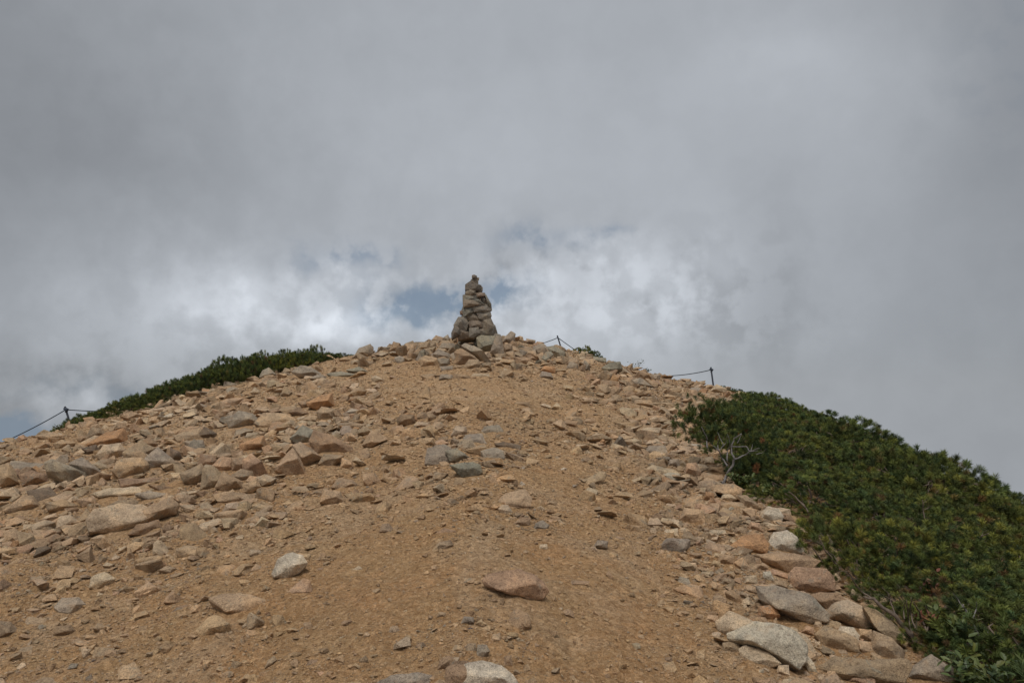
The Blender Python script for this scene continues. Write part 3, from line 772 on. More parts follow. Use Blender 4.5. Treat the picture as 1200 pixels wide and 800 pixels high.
  ('970 802 985 765 1030 745 1090 760 1102 812', 'k', 0, 'reddish lump on the bottom edge at the right'),
  ('578 595 590 560 620 555 640 600', 't', 0, 'small tan stone on the back of the big slab'),
  ('760 560 780 530 815 540 812 572', 'k', 0, 'small reddish stone under the dark grey slab'),
  ('812 545 820 505 850 510 852 545', 'p', 0, 'small pale stone beneath the dark grey slab tip'),
  ('490 370 500 340 545 350 548 380', 't', 0, 'small tan stone at the dark grey slab end'),
  ('620 350 635 320 680 322 690 350', 't', 0, 'small tan stone above the dark grey slab'),
  ('890 670 900 640 960 640 975 668', 's', 1, 'thin grey slab below the tan block with the cleft'),
  ('255 500 270 475 300 480 300 510', 't', 0, 'tan pebble right of the path bottom'),
  ('300 515 320 480 365 485 370 520', 't', 0, 'tan stone at the grit left of the big whitish slab'),
  ('325 350 340 322 375 335 378 352', 't', 0, 'little tan stone in the lower right gravel'),
  ('380 340 395 305 440 315 445 345', 's', 0, 'dull stone in the lower right gravel'),
  ('590 205 600 180 640 190 640 205', 'g', 0, 'grey splinter between tan slabs'),
  ('340 215 350 190 385 195 385 220', 'p', 0, 'pale stone at the gravel by the tan slab'),
  ('330 255 345 225 375 230 378 256', 's', 0, 'dull pebble right of the path'),
  ('440 100 450 70 500 75 500 105', 's', 0, 'dull block behind the orange tan block'),
  ('510 80 520 45 560 50 575 90', 'k', 0, 'pinkish block behind the lichen covered stone'),
 ]),
 (950, 600, 4, [
  ('35 718 110 675 300 680 440 688 470 720 430 800 150 800 50 745', 's', 0, 'large brownish grey slab on the bottom edge at the lower right'),
  ('418 795 450 740 565 666 660 720 703 765 650 800', 'g', 0, 'pointed grey slab end under the pines at the bottom right'),
  ('248 440 310 458 400 530 452 600 442 627 370 572 330 522', 's', 0, 'dull slab leaning against the yellowish boulder from the right'),
 ]),
 # boulders at the foot of the cairn, looked at from (480,300) at 5.333x
 (480, 300, 5.333, [
  ('418 510 450 494 532 498 547 540 502 602 430 592', 'G', 0, 'large greenish grey block at the cairn foot, left half of a split pair'),
  ('540 498 577 510 592 600 577 642 502 602 547 540', 'g', 0, 'large grey block at the cairn foot, right half of a split pair'),
  ('578 540 590 510 632 468 662 485 657 522 640 562 600 562', 'g', 0, 'upright grey boulder standing right of the cairn'),
  ('583 550 642 548 642 602 595 612', 's', 0, 'dull block under the upright grey boulder'),
  ('323 560 345 543 400 560 512 660 490 672 430 650', 'g', 0, 'long slab leaning down in front of the cairn'),
  ('278 600 320 573 400 620 442 660 380 682 300 672', 'b', 0, 'brown boulder under the long leaning slab'),
  ('338 692 370 643 430 645 442 680 420 707 350 710', 's', 0, 'rounded dull stone in front of the cairn rubble'),
  ('143 612 180 578 250 610 262 640 180 652', 'g', 0, 'grey wedge on the left of the cairn rubble'),
  ('173 640 250 636 252 692 190 694', 'g', 0, 'grey block below the grey wedge by the cairn'),
  ('58 642 100 618 180 640 182 697 70 692', 't', 0, 'tan block at the left foot of the cairn rubble'),
  ('138 522 165 495 212 510 202 542 160 542', 's', 0, 'dull stone on the skyline left of the cairn'),
  ('203 512 240 488 254 520 215 534', 'g', 0, 'small grey stone on the skyline beside the cairn'),
  ('288 470 330 478 372 520 335 552 300 542', 'k', 0, 'pinkish stone at the left foot of the cairn'),
  ('248 512 300 498 302 546 260 547', 's', 0, 'dull stone left below the cairn'),
  ('528 612 597 608 597 642 545 647', 's', 0, 'flat dull block under the split pair'),
  ('598 602 650 588 667 640 610 642', 's', 0, 'dull block right of the split pair'),
  ('658 572 760 568 772 612 680 622', 's', 1, 'broad dull slab right of the cairn'),
  ('788 582 850 573 862 600 800 637', 'd', 0, 'dark stone right of the broad dull slab'),
  ('848 570 900 558 972 600 962 642 860 627', 'G', 0, 'large greenish grey slab below the middle rope post'),
  ('818 622 850 608 892 660 850 672', 's', 0, 'dull stone under the large greenish grey slab'),
  ('658 627 760 638 752 677 670 672', 't', 0, 'tan slab right of the cairn foot'),
  ('448 668 510 664 512 702 452 700', 's', 0, 'small dull stone at the end of the leaning slab'),
  ('188 688 270 684 272 712 200 716', 'g', 1, 'small flat grey stone in front of the cairn rubble, left'),
  ('268 700 280 682 332 684 330 702', 's', 0, 'small dull stone in front of the cairn rubble'),
  ('560 660 580 640 662 650 660 682', 't', 0, 'tan stone in front of the dull block'),
  ('0 590 10 545 45 548 50 590', 's', 0, 'dull stone on the skyline at the far left of the rubble'),
  ('90 560 100 530 140 528 145 560', 'g', 0, 'grey stone on the skyline left of the rubble'),
  ('110 600 120 570 165 565 150 605', 's', 0, 'dull stone in the left rubble below the skyline'),
  ('200 585 215 550 262 556 262 590', 't', 0, 'tan stone in the rubble left of the cairn'),
  ('262 575 275 545 325 550 320 580', 's', 0, 'dull stone in the rubble under the pinkish stone'),
  ('760 580 775 545 800 540 815 575', 'k', 0, 'pinkish stone right of the cairn on the skyline'),
  ('895 660 905 635 955 640 960 672', 't', 0, 'tan stone below the greenish grey slab'),
  ('1000 610 1015 588 1055 592 1060 612', 't', 0, 'tan stone by the small green shrub'),
  ('1060 620 1075 592 1115 598 1115 622', 'p', 0, 'pale stone by the small green shrub'),
  ('720 650 735 615 790 615 795 648', 'b', 0, 'brown stone right of the tan slab'),
  ('980 680 1000 640 1060 650 1060 690', 's', 0, 'dull block on the upper right shoulder'),
  ('1070 670 1090 640 1150 650 1150 680', 't', 1, 'tan slab on the upper right shoulder'),
 ]),
]
for ox, oy, k, lst in ROCKS:
    for s, colour, flat, label in lst:
        q_ = P(s, ox, oy, k)
        mx, my = sum(p[0] for p in q_) / len(q_), sum(p[1] for p in q_) / len(q_)
        e_ = 1.16 if (k == 4 and oy == 400 and mx < 460 and my > 450) else 1.10 if (mx > 800 and my > 550) else 1.04
        q_ = [(mx + (a_ - mx) * e_, my + (b_ - my) * e_) for a_, b_ in q_]
        rock_from_outline('rock', q_, colour, label, flat=bool(flat), group=None)

# small dark blue pebble
rock_from_outline('pebble', P('190 545 200 540 215 542 218 555 200 560 190 556', 500, 600, 4), 'd', 'tiny dark blue pebble in the grit patch above the bottom boulders').color = (0.035, 0.045, 0.07, 1)

# ------------------------------------------------------------------ the cairn: a thing whose stones are its parts
CP, _ = hit(557, 409)
CP = CP * 1.0
cairn = link(bpy.data.objects.new('stone_cairn', None)); cairn.location = CP
tag(cairn, 'tall pointed cairn of stacked grey stones on the summit crest', 'cairn')
CAIRN = [
 ('425 122 428 100 445 95 470 105 458 126', 'd'), ('452 112 490 124 490 140 450 138', 'g'),
 ('415 140 440 126 482 138 484 182 450 192 413 172', 's'), ('370 188 410 163 470 188 502 195 492 237 400 242 366 232', 'd'),
 ('470 200 500 188 522 215 520 245 478 248', 'g'), ('361 262 400 228 452 240 455 277 400 292 362 272', 's'),
 ('468 276 500 262 545 266 552 290 500 302 475 298', 'k'), ('543 280 560 284 602 370 592 382 570 370', 'G'),
 ('503 305 547 300 580 375 536 372', 'd'), ('350 287 400 270 470 290 484 332 440 352 352 346', 'G'),
 ('344 360 360 335 440 338 505 372 440 387 346 396', 't'), ('428 402 500 373 600 383 608 430 542 452 446 442', 'g'),
 ('328 442 345 393 430 393 452 440 400 472 332 497', 'G'), ('312 437 330 428 338 465 315 467', 'o'),
 ('478 457 590 443 600 482 562 518 500 503', 'g'), ('368 492 430 443 502 490 502 532 420 542', 's'),
 ('262 565 300 498 362 498 392 550 372 612 268 620', 'g'), ('398 542 450 508 542 545 532 592 410 592', 'b'),
 ('528 522 590 488 647 600 642 652 538 652', 's'), ('232 642 265 573 302 600 302 652 235 694', 'd'),
 ('278 612 320 598 402 640 402 682 300 702', 'b'), ('398 602 480 588 492 640 440 682 400 672', 'g'),
 ('478 602 560 598 602 660 480 667', 's'), ('638 642 690 655 702 690 620 686', 'g'),
 ('318 500 345 470 400 480 380 520', 'b'), ('490 500 560 510 600 560 530 560', 'g'),
 ('440 335 490 325 540 375 480 380', 'G'), ('600 560 640 570 660 640 620 650', 'g'),
]
core = [(365, 232, 520, 300), (350, 300, 560, 400), (340, 400, 590, 500), (290, 500, 610, 600), (250, 580, 650, 700)]
for s, colour in CAIRN:
    poly = P(s, 500, 310, 8)
    w = (max(p[0] for p in poly) - min(p[0] for p in poly)) * 17 / FPX
    mx, my = sum(p[0] for p in poly) / len(poly), sum(p[1] for p in poly) / len(poly)
    poly = [(mx + (a - mx) * random.uniform(1.02, 1.24), my + (b - my) * random.uniform(1.02, 1.24)) for a, b in poly]
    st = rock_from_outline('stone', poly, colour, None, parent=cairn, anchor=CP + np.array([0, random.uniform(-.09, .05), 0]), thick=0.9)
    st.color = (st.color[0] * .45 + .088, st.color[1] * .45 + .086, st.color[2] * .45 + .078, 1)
# stones that make up the heart and the far side of the stack
for (x0, y0, x1, y1) in core:
    for back, sc_, nm in ((0.30, 0.86, 'gdsbG'), (0.62, 0.66, 'sgtGb')):
        half = (x1 - x0) / 8 * 17 / FPX
        A = CP + np.array([0, 0.18 + back * half, 0])
        cxm = (x0 + x1) / 2
        for side in (-1, 1):
            q = B(cxm - (cxm - x0) * sc_ if side < 0 else cxm - 18, y0 + 6, cxm + 18 if side < 0 else cxm + (x1 - cxm) * sc_, y1 + 14, 500, 310, 8)
            rock_from_outline('stone', q, nm[int(x0 + y0 + side) % 5], None, parent=cairn, anchor=A, thick=0.9)


# ------------------------------------------------------------------ scattered stones
def stone_variants(n, pts, bev=0.0, level=0):
    out = []
    for k in range(n):
        q = rng.normal(size=(pts, 3)); q /= np.linalg.norm(q, axis=1, keepdims=True)
        q = np.sign(q) * np.abs(q) ** 0.75
        q *= rng.uniform(0.75, 1.0, (pts, 1)) * np.array([0.5, rng.uniform(0.30, 0.48), rng.uniform(0.16, 0.36)])
        out.append(hull_mesh(q, 1.0, level, 0.03, bev, k * 3.7))
    return out
VAR_S = stone_variants(28, 11)                 # cheap, flat faceted
VAR_M = stone_variants(22, 12, 0.03, 2)
def np_of(me):
    v = np.empty(len(me.vertices) * 3, np.float32); me.vertices.foreach_get('co', v)
    me.calc_loop_triangles(); t = np.empty(len(me.loop_triangles) * 3, np.int32); me.loop_triangles.foreach_get('vertices', t)
    return v.reshape(-1, 3), t.reshape(-1, 3)
NP_S = [np_of(m) for m in VAR_S]

def gz(px, py, cx, cy, sx, sy):
    return np.exp(-((px - cx) / sx) ** 2 - ((py - cy) / sy) ** 2)
def density(px, py):
    d = 0.55 + 0 * px
    d = d + 1.15 * gz(px, py, 150, 550, 230, 62) + 0.8 * gz(px, py, 330, 480, 160, 40) + 0.6 * gz(px, py, 200, 610, 130, 30)
    d = d + 1.6 * gz(px, py, 560, 412, 170, 16) + 1.0 * gz(px, py, 700, 440, 120, 26)
    edge = np.interp(py, [440, 480, 560, 620, 700, 790], [820, 812, 838, 880, 930, 1000])
    d = d + 3.2 * np.exp(-((px - edge) / 62) ** 2) + 0.5 * np.exp(-((px - edge + 60) / 90) ** 2)
    d = d + 0.7 * gz(px, py, 560, 525, 80, 34) + 0.5 * gz(px, py, 600, 600, 90, 40) + 0.5 * gz(px, py, 555, 740, 60, 40)
    d = d + 0.6 * gz(px, py, 60, 640, 150, 60)
    d = d - 0.42 * gz(px, py, 430, 640, 130, 130) - 0.45 * gz(px, py, 690, 650, 150, 170) - 0.7 * gz(px, py, 580, 458, 110, 20) - 0.3 * gz(px, py, 600, 720, 330, 90)
    P = np.stack([px / 75, py / 38, 0 * px], -1); d = d * np.clip(1 + 1.0 * perlin(P), 0.15, 2.5)
    return np.clip(d, 0.03, 4)
def scatter(n, smin, smax, alpha, minpx, maxpx=1e9, power=1.0, seed=1):
    g = np.random.default_rng(seed)
    a = np.radians(g.uniform(-40, 40, n)); r = np.sqrt(g.uniform(2.4 ** 2, 17.6 ** 2, n))
    u = g.uniform(0, 1, n); s = (smin ** -alpha + u * (smax ** -alpha - smin ** -alpha)) ** (-1 / alpha)
    x = r * np.sin(a); y = r * np.cos(a)
    R = np.interp(np.degrees(a), _ga, _gR)
    px, py = project(np.stack([x, y, base_h(x, y)], -1))
    spx = s * FPX / r
    keep = (spx > minpx) & (spx < maxpx) & (r < R + 0.5) & (px > -40) & (px < 1240) & (py < 860)
    keep &= g.uniform(0, 2.2, n) < density(px, py) ** power
    keep &= ~((px > np.interp(py, [440, 480, 560, 620, 700, 790, 860], [910, 860, 880, 935, 1020, 1130, 1200])))
    x, y, s, px, py, spx = [v[keep] for v in (x, y, s, px, py, spx)]
    z = height(x, y)
    return x, y, z, s, px, py, spx
def stone_colours(px, py, g, n):
    names = ['t', 's', 'p', 'g', 'o', 'b', 'k', 'w']
    w = np.array([.46, .15, .23, .04, .02, .05, .045, .005])
    c = np.array([PAL[k] for k in names])[g.choice(len(names), n, p=w)]
    grey = 0.45 * gz(px, py, 560, 410, 160, 18) + 0.3 * gz(px, py, 560, 525, 70, 30)
    c = c * (1 - grey[:, None]) + np.array(PAL['g']) * grey[:, None]
    soil = np.clip(1.25 - density(px, py) * 0.9, 0.15, 0.85) * (g.uniform(0, 1, n) < 0.8)
    c = c * (1 - soil[:, None]) + np.array([.44, .290, .162]) * soil[:, None]
    return c * g.uniform(0.80, 1.14, (n, 1)) * g.uniform(0.98, 1.02, (n, 3))
def clear_of_rocks(x, y, s):
    ok = np.ones(len(x), bool)
    for tx, ty, tr in taken:
        ok &= (x - tx) ** 2 + (y - ty) ** 2 > (0.75 * tr + 0.2 * s) ** 2
    return ok
def rots(n, g, tilt):
    yaw = g.uniform(0, 2 * np.pi, n); ax = g.uniform(0, 2 * np.pi, n); t = g.normal(0, tilt, n)
    cy, sy = np.cos(yaw), np.sin(yaw); Z = np.zeros(n); O = np.ones(n)
    Rz = np.stack([cy, -sy, Z, sy, cy, Z, Z, Z, O], -1).reshape(n, 3, 3)
    kx, ky = np.cos(ax), np.sin(ax); c, s = np.cos(t), np.sin(t); C = 1 - c
    Rt = np.stack([c + kx * kx * C, kx * ky * C, ky * s, kx * ky * C, c + ky * ky * C, -kx * s, -ky * s, kx * s, c], -1).reshape(n, 3, 3)
    return Rt @ Rz
def joined(name, label, sc, seed, tilt=0.3, lift=0.10):
    x, y, z, s, px, py, spx = sc
    g = np.random.default_rng(seed); n = len(x)
    ok = clear_of_rocks(x, y, s); x, y, z, s, px, py = [v[ok] for v in (x, y, z, s, px, py)]; n = len(x)
    Rm = rots(n, g, tilt); vi = g.integers(0, len(NP_S), n); cc = stone_colours(px, py, g, n)
    VS, FS, CS, off = [], [], [], 0
    for k, (v, f) in enumerate(NP_S):
        ix = np.where(vi == k)[0]
        if len(ix) == 0: continue
        P = np.einsum('nij,vj->nvi', Rm[ix], v) * s[ix, None, None]
        P = P + np.stack([x[ix], y[ix], z[ix] + lift * s[ix]], -1)[:, None, :]
        VS.append(P.reshape(-1, 3)); m = len(v)
        FS.append((f[None] + (np.arange(len(ix)) * m)[:, None, None]).reshape(-1, 3) + off)
        CS.append(np.repeat(cc[ix], m, 0)); off += m * len(ix)
    o = link(bpy.data.objects.new(name, mesh_np(name, np.concatenate(VS), np.concatenate(FS), M_SCREE, False, np.concatenate(CS))))
    return tag(o, label, kind='stuff'), n

NBIG = 60
# jumbled blocks heaped round the cairn
g8 = np.random.default_rng(808)
for q in range(70):
    px = float(np.clip(g8.normal(565, 75), 425, 760)); cy = float(np.interp(px, [420, 500, 560, 620, 760], [418, 408, 400, 408, 442])); py = cy + abs(g8.normal(0, 9)) + 1
    p_, okh = hit(px, py); s = float(g8.uniform(.13, .30) if q % 2 else g8.uniform(.26, .46))
    if np.hypot(*(p_[:2] - CP[:2])) < .35: continue
    o = bpy.data.objects.new('rock', VAR_M[q % len(VAR_M)])
    o.location = (p_[0], p_[1], float(height(p_[0], p_[1])) + 0.10 * s); o.scale = (s, s, s * g8.uniform(1.0, 1.8))
    o.rotation_euler = (g8.normal(0, .6), g8.normal(0, .6), g8.uniform(0, 6.28))
    c_ = np.array(PAL[['g', 's', 'G', 's', 'g', 's', 't', 'b'][g8.integers(8)]]) * g8.uniform(.85, 1.1); o.color = (*c_, 1)
    side = 'left of' if px < 530 else 'right of' if px > 590 else 'in front of'
    link(o); tag(o, 'dull block in the jumbled rubble heap ' + side + ' the cairn', 'rock', 'rubble blocks heaped ' + side + ' the cairn'); taken.append((p_[0], p_[1], .3 * s))
sc = scatter(110000, 0.05, 0.34, 2.0, 7.0, seed=5, power=2.2)
ok = clear_of_rocks(sc[0], sc[1], sc[3] * 2); sc = tuple(v[ok] for v in sc)
order = np.argsort(-sc[6]); 
big = order[:NBIG]; rest = order[NBIG:2300]
g7 = np.random.default_rng(77)
cb = stone_colours(sc[4][big], sc[5][big], g7, len(big))
def zone_label(px, py, c, s):
    tone = 'grey' if c[0] < c[2] * 1.4 else 'pale' if c[0] > .44 else 'rusty' if c[0] > 2.1 * c[2] else 'tan'
    z = ('on the left scree slope' if px < 430 and py < 630 else 'in the front left gravel' if px < 430 else
         'on the rubble along the dwarf pine edge' if px > 760 else 'near the skyline' if py < 470 else
         'on the upper path' if py < 600 else 'on the lower path')
    return f'{tone} angular stone lying loose {z}', f'{tone} stones {z}'
for q, i in enumerate(big):
    o = bpy.data.objects.new('stone', VAR_M[q % len(VAR_M)])
    s = float(sc[3][i]); x, y, z = float(sc[0][i]), float(sc[1][i]), float(sc[2][i])
    o.location = (x, y, z + 0.03 * s); o.scale = (s, s, s)
    o.rotation_euler = (g7.normal(0, .25), g7.normal(0, .25), g7.uniform(0, 6.28))
    o.color = (*cb[q], 1); lb, gr = zone_label(sc[4][i], sc[5][i], cb[q], s)
    link(o); tag(o, lb, 'stone', gr); taken.append((x, y, 0.3 * s))
joined('scree', 'smaller broken granite stones scattered over the ridge', tuple(v[rest] for v in sc), 21, 0.3, 0.08)
_, ng = joined('gravel', 'fine granite gravel and clods on the path and slopes', scatter(3000000, 0.007, 0.085, 2.15, 1.35, seed=9, power=0.50), 22, 0.30, 0.07)
print('gravel', ng, 'rocks', len(taken))

# ------------------------------------------------------------------ tubes
def tube_np(path, radii, k=6):
    path = np.asarray(path, float); n = len(path); V = []
    for i in range(n):
        d = path[min(i + 1, n - 1)] - path[max(i - 1, 0)]; d /= max(np.linalg.norm(d), 1e-9)
        a = np.cross(d, [0.13, 0.31, 0.94]); a /= np.linalg.norm(a); b = np.cross(d, a)
        for j in range(k):
            t = 2 * math.pi * j / k; V.append(path[i] + radii[i] * (math.cos(t) * a + math.sin(t) * b))
    F = [(i * k + j, i * k + (j + 1) % k, (i + 1) * k + (j + 1) % k, (i + 1) * k + j) for i in range(n - 1) for j in range(k)]
    V.append(path[0]); V.append(path[-1])
    F += [(n * k, (j + 1) % k, j, j) for j in range(k)] + [(n * k + 1, (n - 1) * k + j, (n - 1) * k + (j + 1) % k, (n - 1) * k + (j + 1) % k) for j in range(k)]
    return np.array(V), F
def tube_obj(name, paths, mat, parent=None, k=6, origin=(0, 0, 0)):
    V, F, off = [], [], 0
    for path, rad in paths:
        v, f = tube_np(np.asarray(path, float) - np.array(origin), rad, k); V.append(v); F += [tuple(dict.fromkeys(x + off for x in q)) for q in f]; off += len(v)
    me = bpy.data.meshes.new(name); me.from_pydata(np.concatenate(V).tolist(), [], F); me.update()
    me.polygons.foreach_set('use_smooth', np.full(len(me.polygons), True)); me.materials.append(mat)
    o = bpy.data.objects.new(name, me); link(o, parent); o.location = Vector(origin) - (parent.location if parent is not None else Vector((0, 0, 0)))
    return o
def wiggle(path, n, amp, seed):
    path = np.asarray(path, float); m = len(path); t = np.linspace(0, m - 1, n)
    out = np.stack([np.interp(t, range(m), path[:, i]) for i in range(3)], -1)
    L = np.linalg.norm(path[-1] - path[0])
    for i in range(n):
        if 0 < i < n - 1: out[i] += amp * L * np.array([perlin(np.array([i * .7, seed + j * 9.1, 0.5])) for j in range(3)])
    return out

# ------------------------------------------------------------------ dwarf pine
def needle_tufts(C, D, L, col, g, nn=34, spread=0.75, wid=0.0020, tip=(1.25, 1.2, 0.9)):
    """bottle-brush shoots: C base (n,3), D direction (n,3), L length (n,), col (n,3)"""
    n = len(C)
    a = np.cross(D, np.array([0.2, 0.5, 0.84])); a /= np.linalg.norm(a, axis=1, keepdims=True); b = np.cross(D, a)
    s = 1 - g.uniform(0, 1, (n, nn)) ** 1.4 * 0.7; ph = g.uniform(0, 2 * np.pi, (n, nn))
    out = spread * g.uniform(0.1, 2.2, (n, nn)) * g.uniform(0.9, 1.1, (n, nn))
    nd = 0.9 * D[:, None, :] + out[..., None] * (np.cos(ph)[..., None] * a[:, None] + np.sin(ph)[..., None] * b[:, None])
    nd /= np.linalg.norm(nd, axis=2, keepdims=True)
    base = C[:, None] + D[:, None] * (s * L[:, None] * 0.62)[..., None]
    nl = L[:, None] * g.uniform(0.40, 0.48, (n, nn))
    tipP = base + nd * nl[..., None]
    side = np.cross(nd, g.normal(size=(n, nn, 3))); side /= np.linalg.norm(side, axis=2, keepdims=True)
    w = wid * g.uniform(0.8, 1.3, (n, nn, 1))
    mid = base + nd * (nl * 0.55)[..., None]
    V = np.stack([base - side * w * 0.6, mid - side * w, tipP, mid + side * w], 2).reshape(-1, 3)
    q = np.arange(n * nn)[:, None] * 4
    F = (q + np.array([[0, 1, 2, 3]]))
    c = col[:, None, None, :] * np.ones((n, nn, 4, 1)) * g.uniform(0.8, 1.2, (n, nn, 1, 1))
    c[:, :, 2, :] *= np.array(tip)
    return V, F, c.reshape(-1, 3)
GREENS = np.array([(.066, .086, .026), (.088, .104, .028), (.046, .068, .026), (.118, .126, .030), (.066, .088, .036), (.125, .100, .040)])
def dwarf_pine_parts(seed, R=0.62, H=0.42, nt=300, tuft=0.118, nn=76, wid=0.0018):
    g = np.random.default_rng(seed)
    th = g.uniform(0, 2 * np.pi, nt); u = g.uniform(0, 1, nt)
    rr = np.sqrt(u) * R; lump = 1 + 0.28 * perlin(np.stack([np.cos(th) * 1.4 * rr / R, np.sin(th) * 1.4 * rr / R, np.full(nt, seed * 3.3)], -1))
    rr = rr * (0.85 + 0.25 * lump - 0.1)
    dome = np.sqrt(np.clip(1 - (rr / (R * 1.12)) ** 2, 0.02, 1))
    lay = np.where(g.uniform(0, 1, nt) < 0.60, 1.0, g.uniform(0.45, 0.9, nt))
    z = H * dome * lump * lay - tuft * 0.5 + g.normal(0, 0.022, nt) + 0.025 * (g.uniform(0, 1, nt) > 0.93)
    C = np.stack([rr * np.cos(th), rr * np.sin(th), z], -1)
    D = np.stack([np.cos(th) * rr / R * 0.75, np.sin(th) * rr / R * 0.75, 0.62 + 0.3 * dome], -1) + g.normal(0, 0.20, (nt, 3))
    D /= np.linalg.norm(D, axis=1, keepdims=True)
    patch = perlin(C * 3.1 + seed)
    ci = g.choice(6, nt, p=[.32, .22, .18, .13, .12, .03])
    col = GREENS[ci] * (1 + 0.30 * patch[:, None]) * g.uniform(0.45, 1.75, (nt, 1))
    dead = g.uniform(0, 1, nt) < 0.012
    col[dead] = (.13, .075, .035)
    V, F, c = needle_tufts(C, D, g.uniform(0.75, 1.2, nt) * tuft, col, g, nn, 0.75, wid)
    stems = []
    for i in range(26):
        a = g.uniform(0, 2 * np.pi); e = R * g.uniform(0.35, 0.95)
        p = [(0.02 * math.cos(a), 0.02 * math.sin(a), -0.08), (e * .4 * math.cos(a + .2), e * .4 * math.sin(a + .2), H * 0.12),
             (e * .8 * math.cos(a), e * .8 * math.sin(a), H * 0.42), (e * math.cos(a - .1), e * math.sin(a - .1), H * 0.75 * math.sqrt(max(.05, 1 - (e / (R * 1.15)) ** 2)) )]
        stems.append((wiggle(p, 8, 0.12, seed + i), list(np.linspace(0.014, 0.004, 8))))
    return V, F, c, stems
VARS = []
for k in range(6):
    V, F, c, stems = dwarf_pine_parts(100 + k)
    me = mesh_np('needles', V, F, M_NEEDLE, False, c)
    to = tube_obj('branches', stems, M_TWIG, None, 5); ms = to.data; bpy.data.objects.remove(to)
    VARS.append((me, ms))
def ground_normal(x, y):
    e = 0.25
    dx = (height(x + e, y, False) - height(x - e, y, False)) / (2 * e); dy = (height(x, y + e, False) - height(x, y - e, False)) / (2 * e)
    v = Vector((-float(dx), -float(dy), 1)); return v.normalized()
def put_pine(x, y, s, var, rot, label, group, hs=1.0, tilt=1.0):
    z = float(height(x, y, False))
    e = link(bpy.data.objects.new('dwarf_pine', None)); e.location = (x, y, z - 0.02)
    nrm = ground_normal(x, y); q = Vector((0, 0, 1)).lerp(nrm, tilt).to_track_quat('Z', 'Y')
    e.rotation_euler = (q @ Matrix.Rotation(rot, 3, 'Z').to_quaternion()).to_euler()
    e.scale = (s, s, s * hs)
    tag(e, label, 'dwarf pine', group)
    for nm, me in zip(('needles', 'branches'), VARS[var]):
        o = bpy.data.objects.new(nm, me); link(o, e)
    return e

# right-hand thicket: crown edge against the stones, in photograph pixels (y -> x)
EY = [455, 470, 485, 500, 540, 570, 600, 650, 700, 750, 800, 900]
EX = [925, 872, 815, 812, 838, 862, 925, 950, 990, 1050, 1100, 1190]
g = np.random.default_rng(4)
def px_out(x, y):
    a_, b_ = project(np.array([x, y, float(base_h(x, y)) + 0.3])); return a_ > 1330 or b_ > 905
pts = []
tries = 0
while tries < 9000:
    tries += 1
    a = math.radians(g.uniform(8, 58)); r = math.sqrt(g.uniform(2.2 ** 2, 14.8 ** 2))
    x, y = r * math.sin(a), r * math.cos(a); R = float(np.interp(math.degrees(a), _ga, _gR))
    if r > R + 2.0 or (px_out(x, y)): continue
    z = float(height(x, y, False)); px, py = project(np.array([x, y, z + 0.12])); px, py = float(px), float(py)
    s = g.uniform(0.72, 1.10)
    cr = 0.50 * s * FPX / r
    if px - cr < np.interp(py, EY, EX): 
        s = 0.5; cr = 0.50 * s * FPX / r
        if px - cr < np.interp(py, EY, EX): continue
    if s < .6 and any((x - tx) ** 2 + (y - ty) ** 2 < (tr * 0.9 + 0.16) ** 2 for tx, ty, tr in taken): continue
    if any((x - q[0]) ** 2 + (y - q[1]) ** 2 < (0.50 * min(s + 0.1, q[2] + 0.1)) ** 2 for q in pts): continue
    pts.append((x, y, s, px, py))
print('thicket pines', len(pts))
for i, (x, y, s, px, py) in enumerate(pts):
    edge = px - 0.6 * s * FPX / math.hypot(x, y) < np.interp(py, EY, EX) + 22
    ref = ('above the bare grey trunk' if py < 510 else 'behind the bare grey trunk' if py < 590 else 'by the whitish boulders' if py < 660 else 'by the square reddish block' if py < 715 else 'by the long crooked trunk') if edge else \
          ('left end' if px < 960 else 'left middle' if px < 1040 else 'right middle' if px < 1120 else 'right picture edge')
    if edge: lb, gr = 'dwarf pine bush hanging over the stone edge ' + ref, 'dwarf pines along the stone edge'
    elif py < np.interp(px, [860, 1200], [500, 610]): lb, gr = 'dwarf pine bush on the skyline of the right thicket, ' + ref, 'dwarf pines on the right skyline'
    elif py < 640: lb, gr = 'dwarf pine bush in the upper half of the right thicket, ' + ref, 'dwarf pines of the right thicket'
    elif py < 740: lb, gr = 'dwarf pine bush in the lower half of the right thicket, ' + ref, 'dwarf pines of the right thicket'
    else: lb, gr = 'dark dwarf pine bush at the bottom of the thicket, ' + ref, 'dwarf pines at the bottom right'
    gr = gr + ' ' + ref
    put_pine(x, y, s, i % 6, g.uniform(0, 6.28), lb, gr, g.uniform(0.8, 1.2) * float(np.interp(px, [880, 960, 1060, 1200], [0.66, 0.64, 0.72, 0.85])) * (1 + 0.28 * float(perlin(np.array([x * 1.1, y * 1.1, 4.4])))), 0.6)

# left strip of pines along the crest
k = 0
for px in np.arange(96, 396, 9.5):
    pxx = px + g.uniform(-3, 3); R = crest_r(pxx)
    tgt = float(np.interp(pxx, [90, 150, 200, 250, 262, 300, 335, 375, 400], [491, 466, 446, 428, 419, 412, 408, 408, 417]))   # top of the strip
    for row in ((0.15, 0.75) if int(px / 9.5) % 2 else (0.45,)):
        d = ray_dir(pxx, tgt); h_ = math.hypot(d[0], d[1]); r = R + row
        x, y = d[0] / h_ * r, d[1] / h_ * r
        zz = ('at its low end by the rope post' if px < 160 else 'in its lower half' if px < 240 else 'in its upper half' if px < 310 else 'at its top end by the grey skyline rocks')
        top = EYE + d[2] / h_ * r - (0.05 if row < .5 else 0.0); zg = float(height(x, y, False))
        H = max(0.16, top - zg) * (1 + g.uniform(-.08, .06))
        s = 0.55 + 0.25 * g.uniform()
        hs = H / (0.47 * s)
        put_pine(x, y, s, k % 6, g.uniform(0, 6.28), 'dwarf pine in the left skyline strip, ' + zz, 'dwarf pines of the left strip, ' + zz, min(1.6, hs), 0.3)
        k += 1
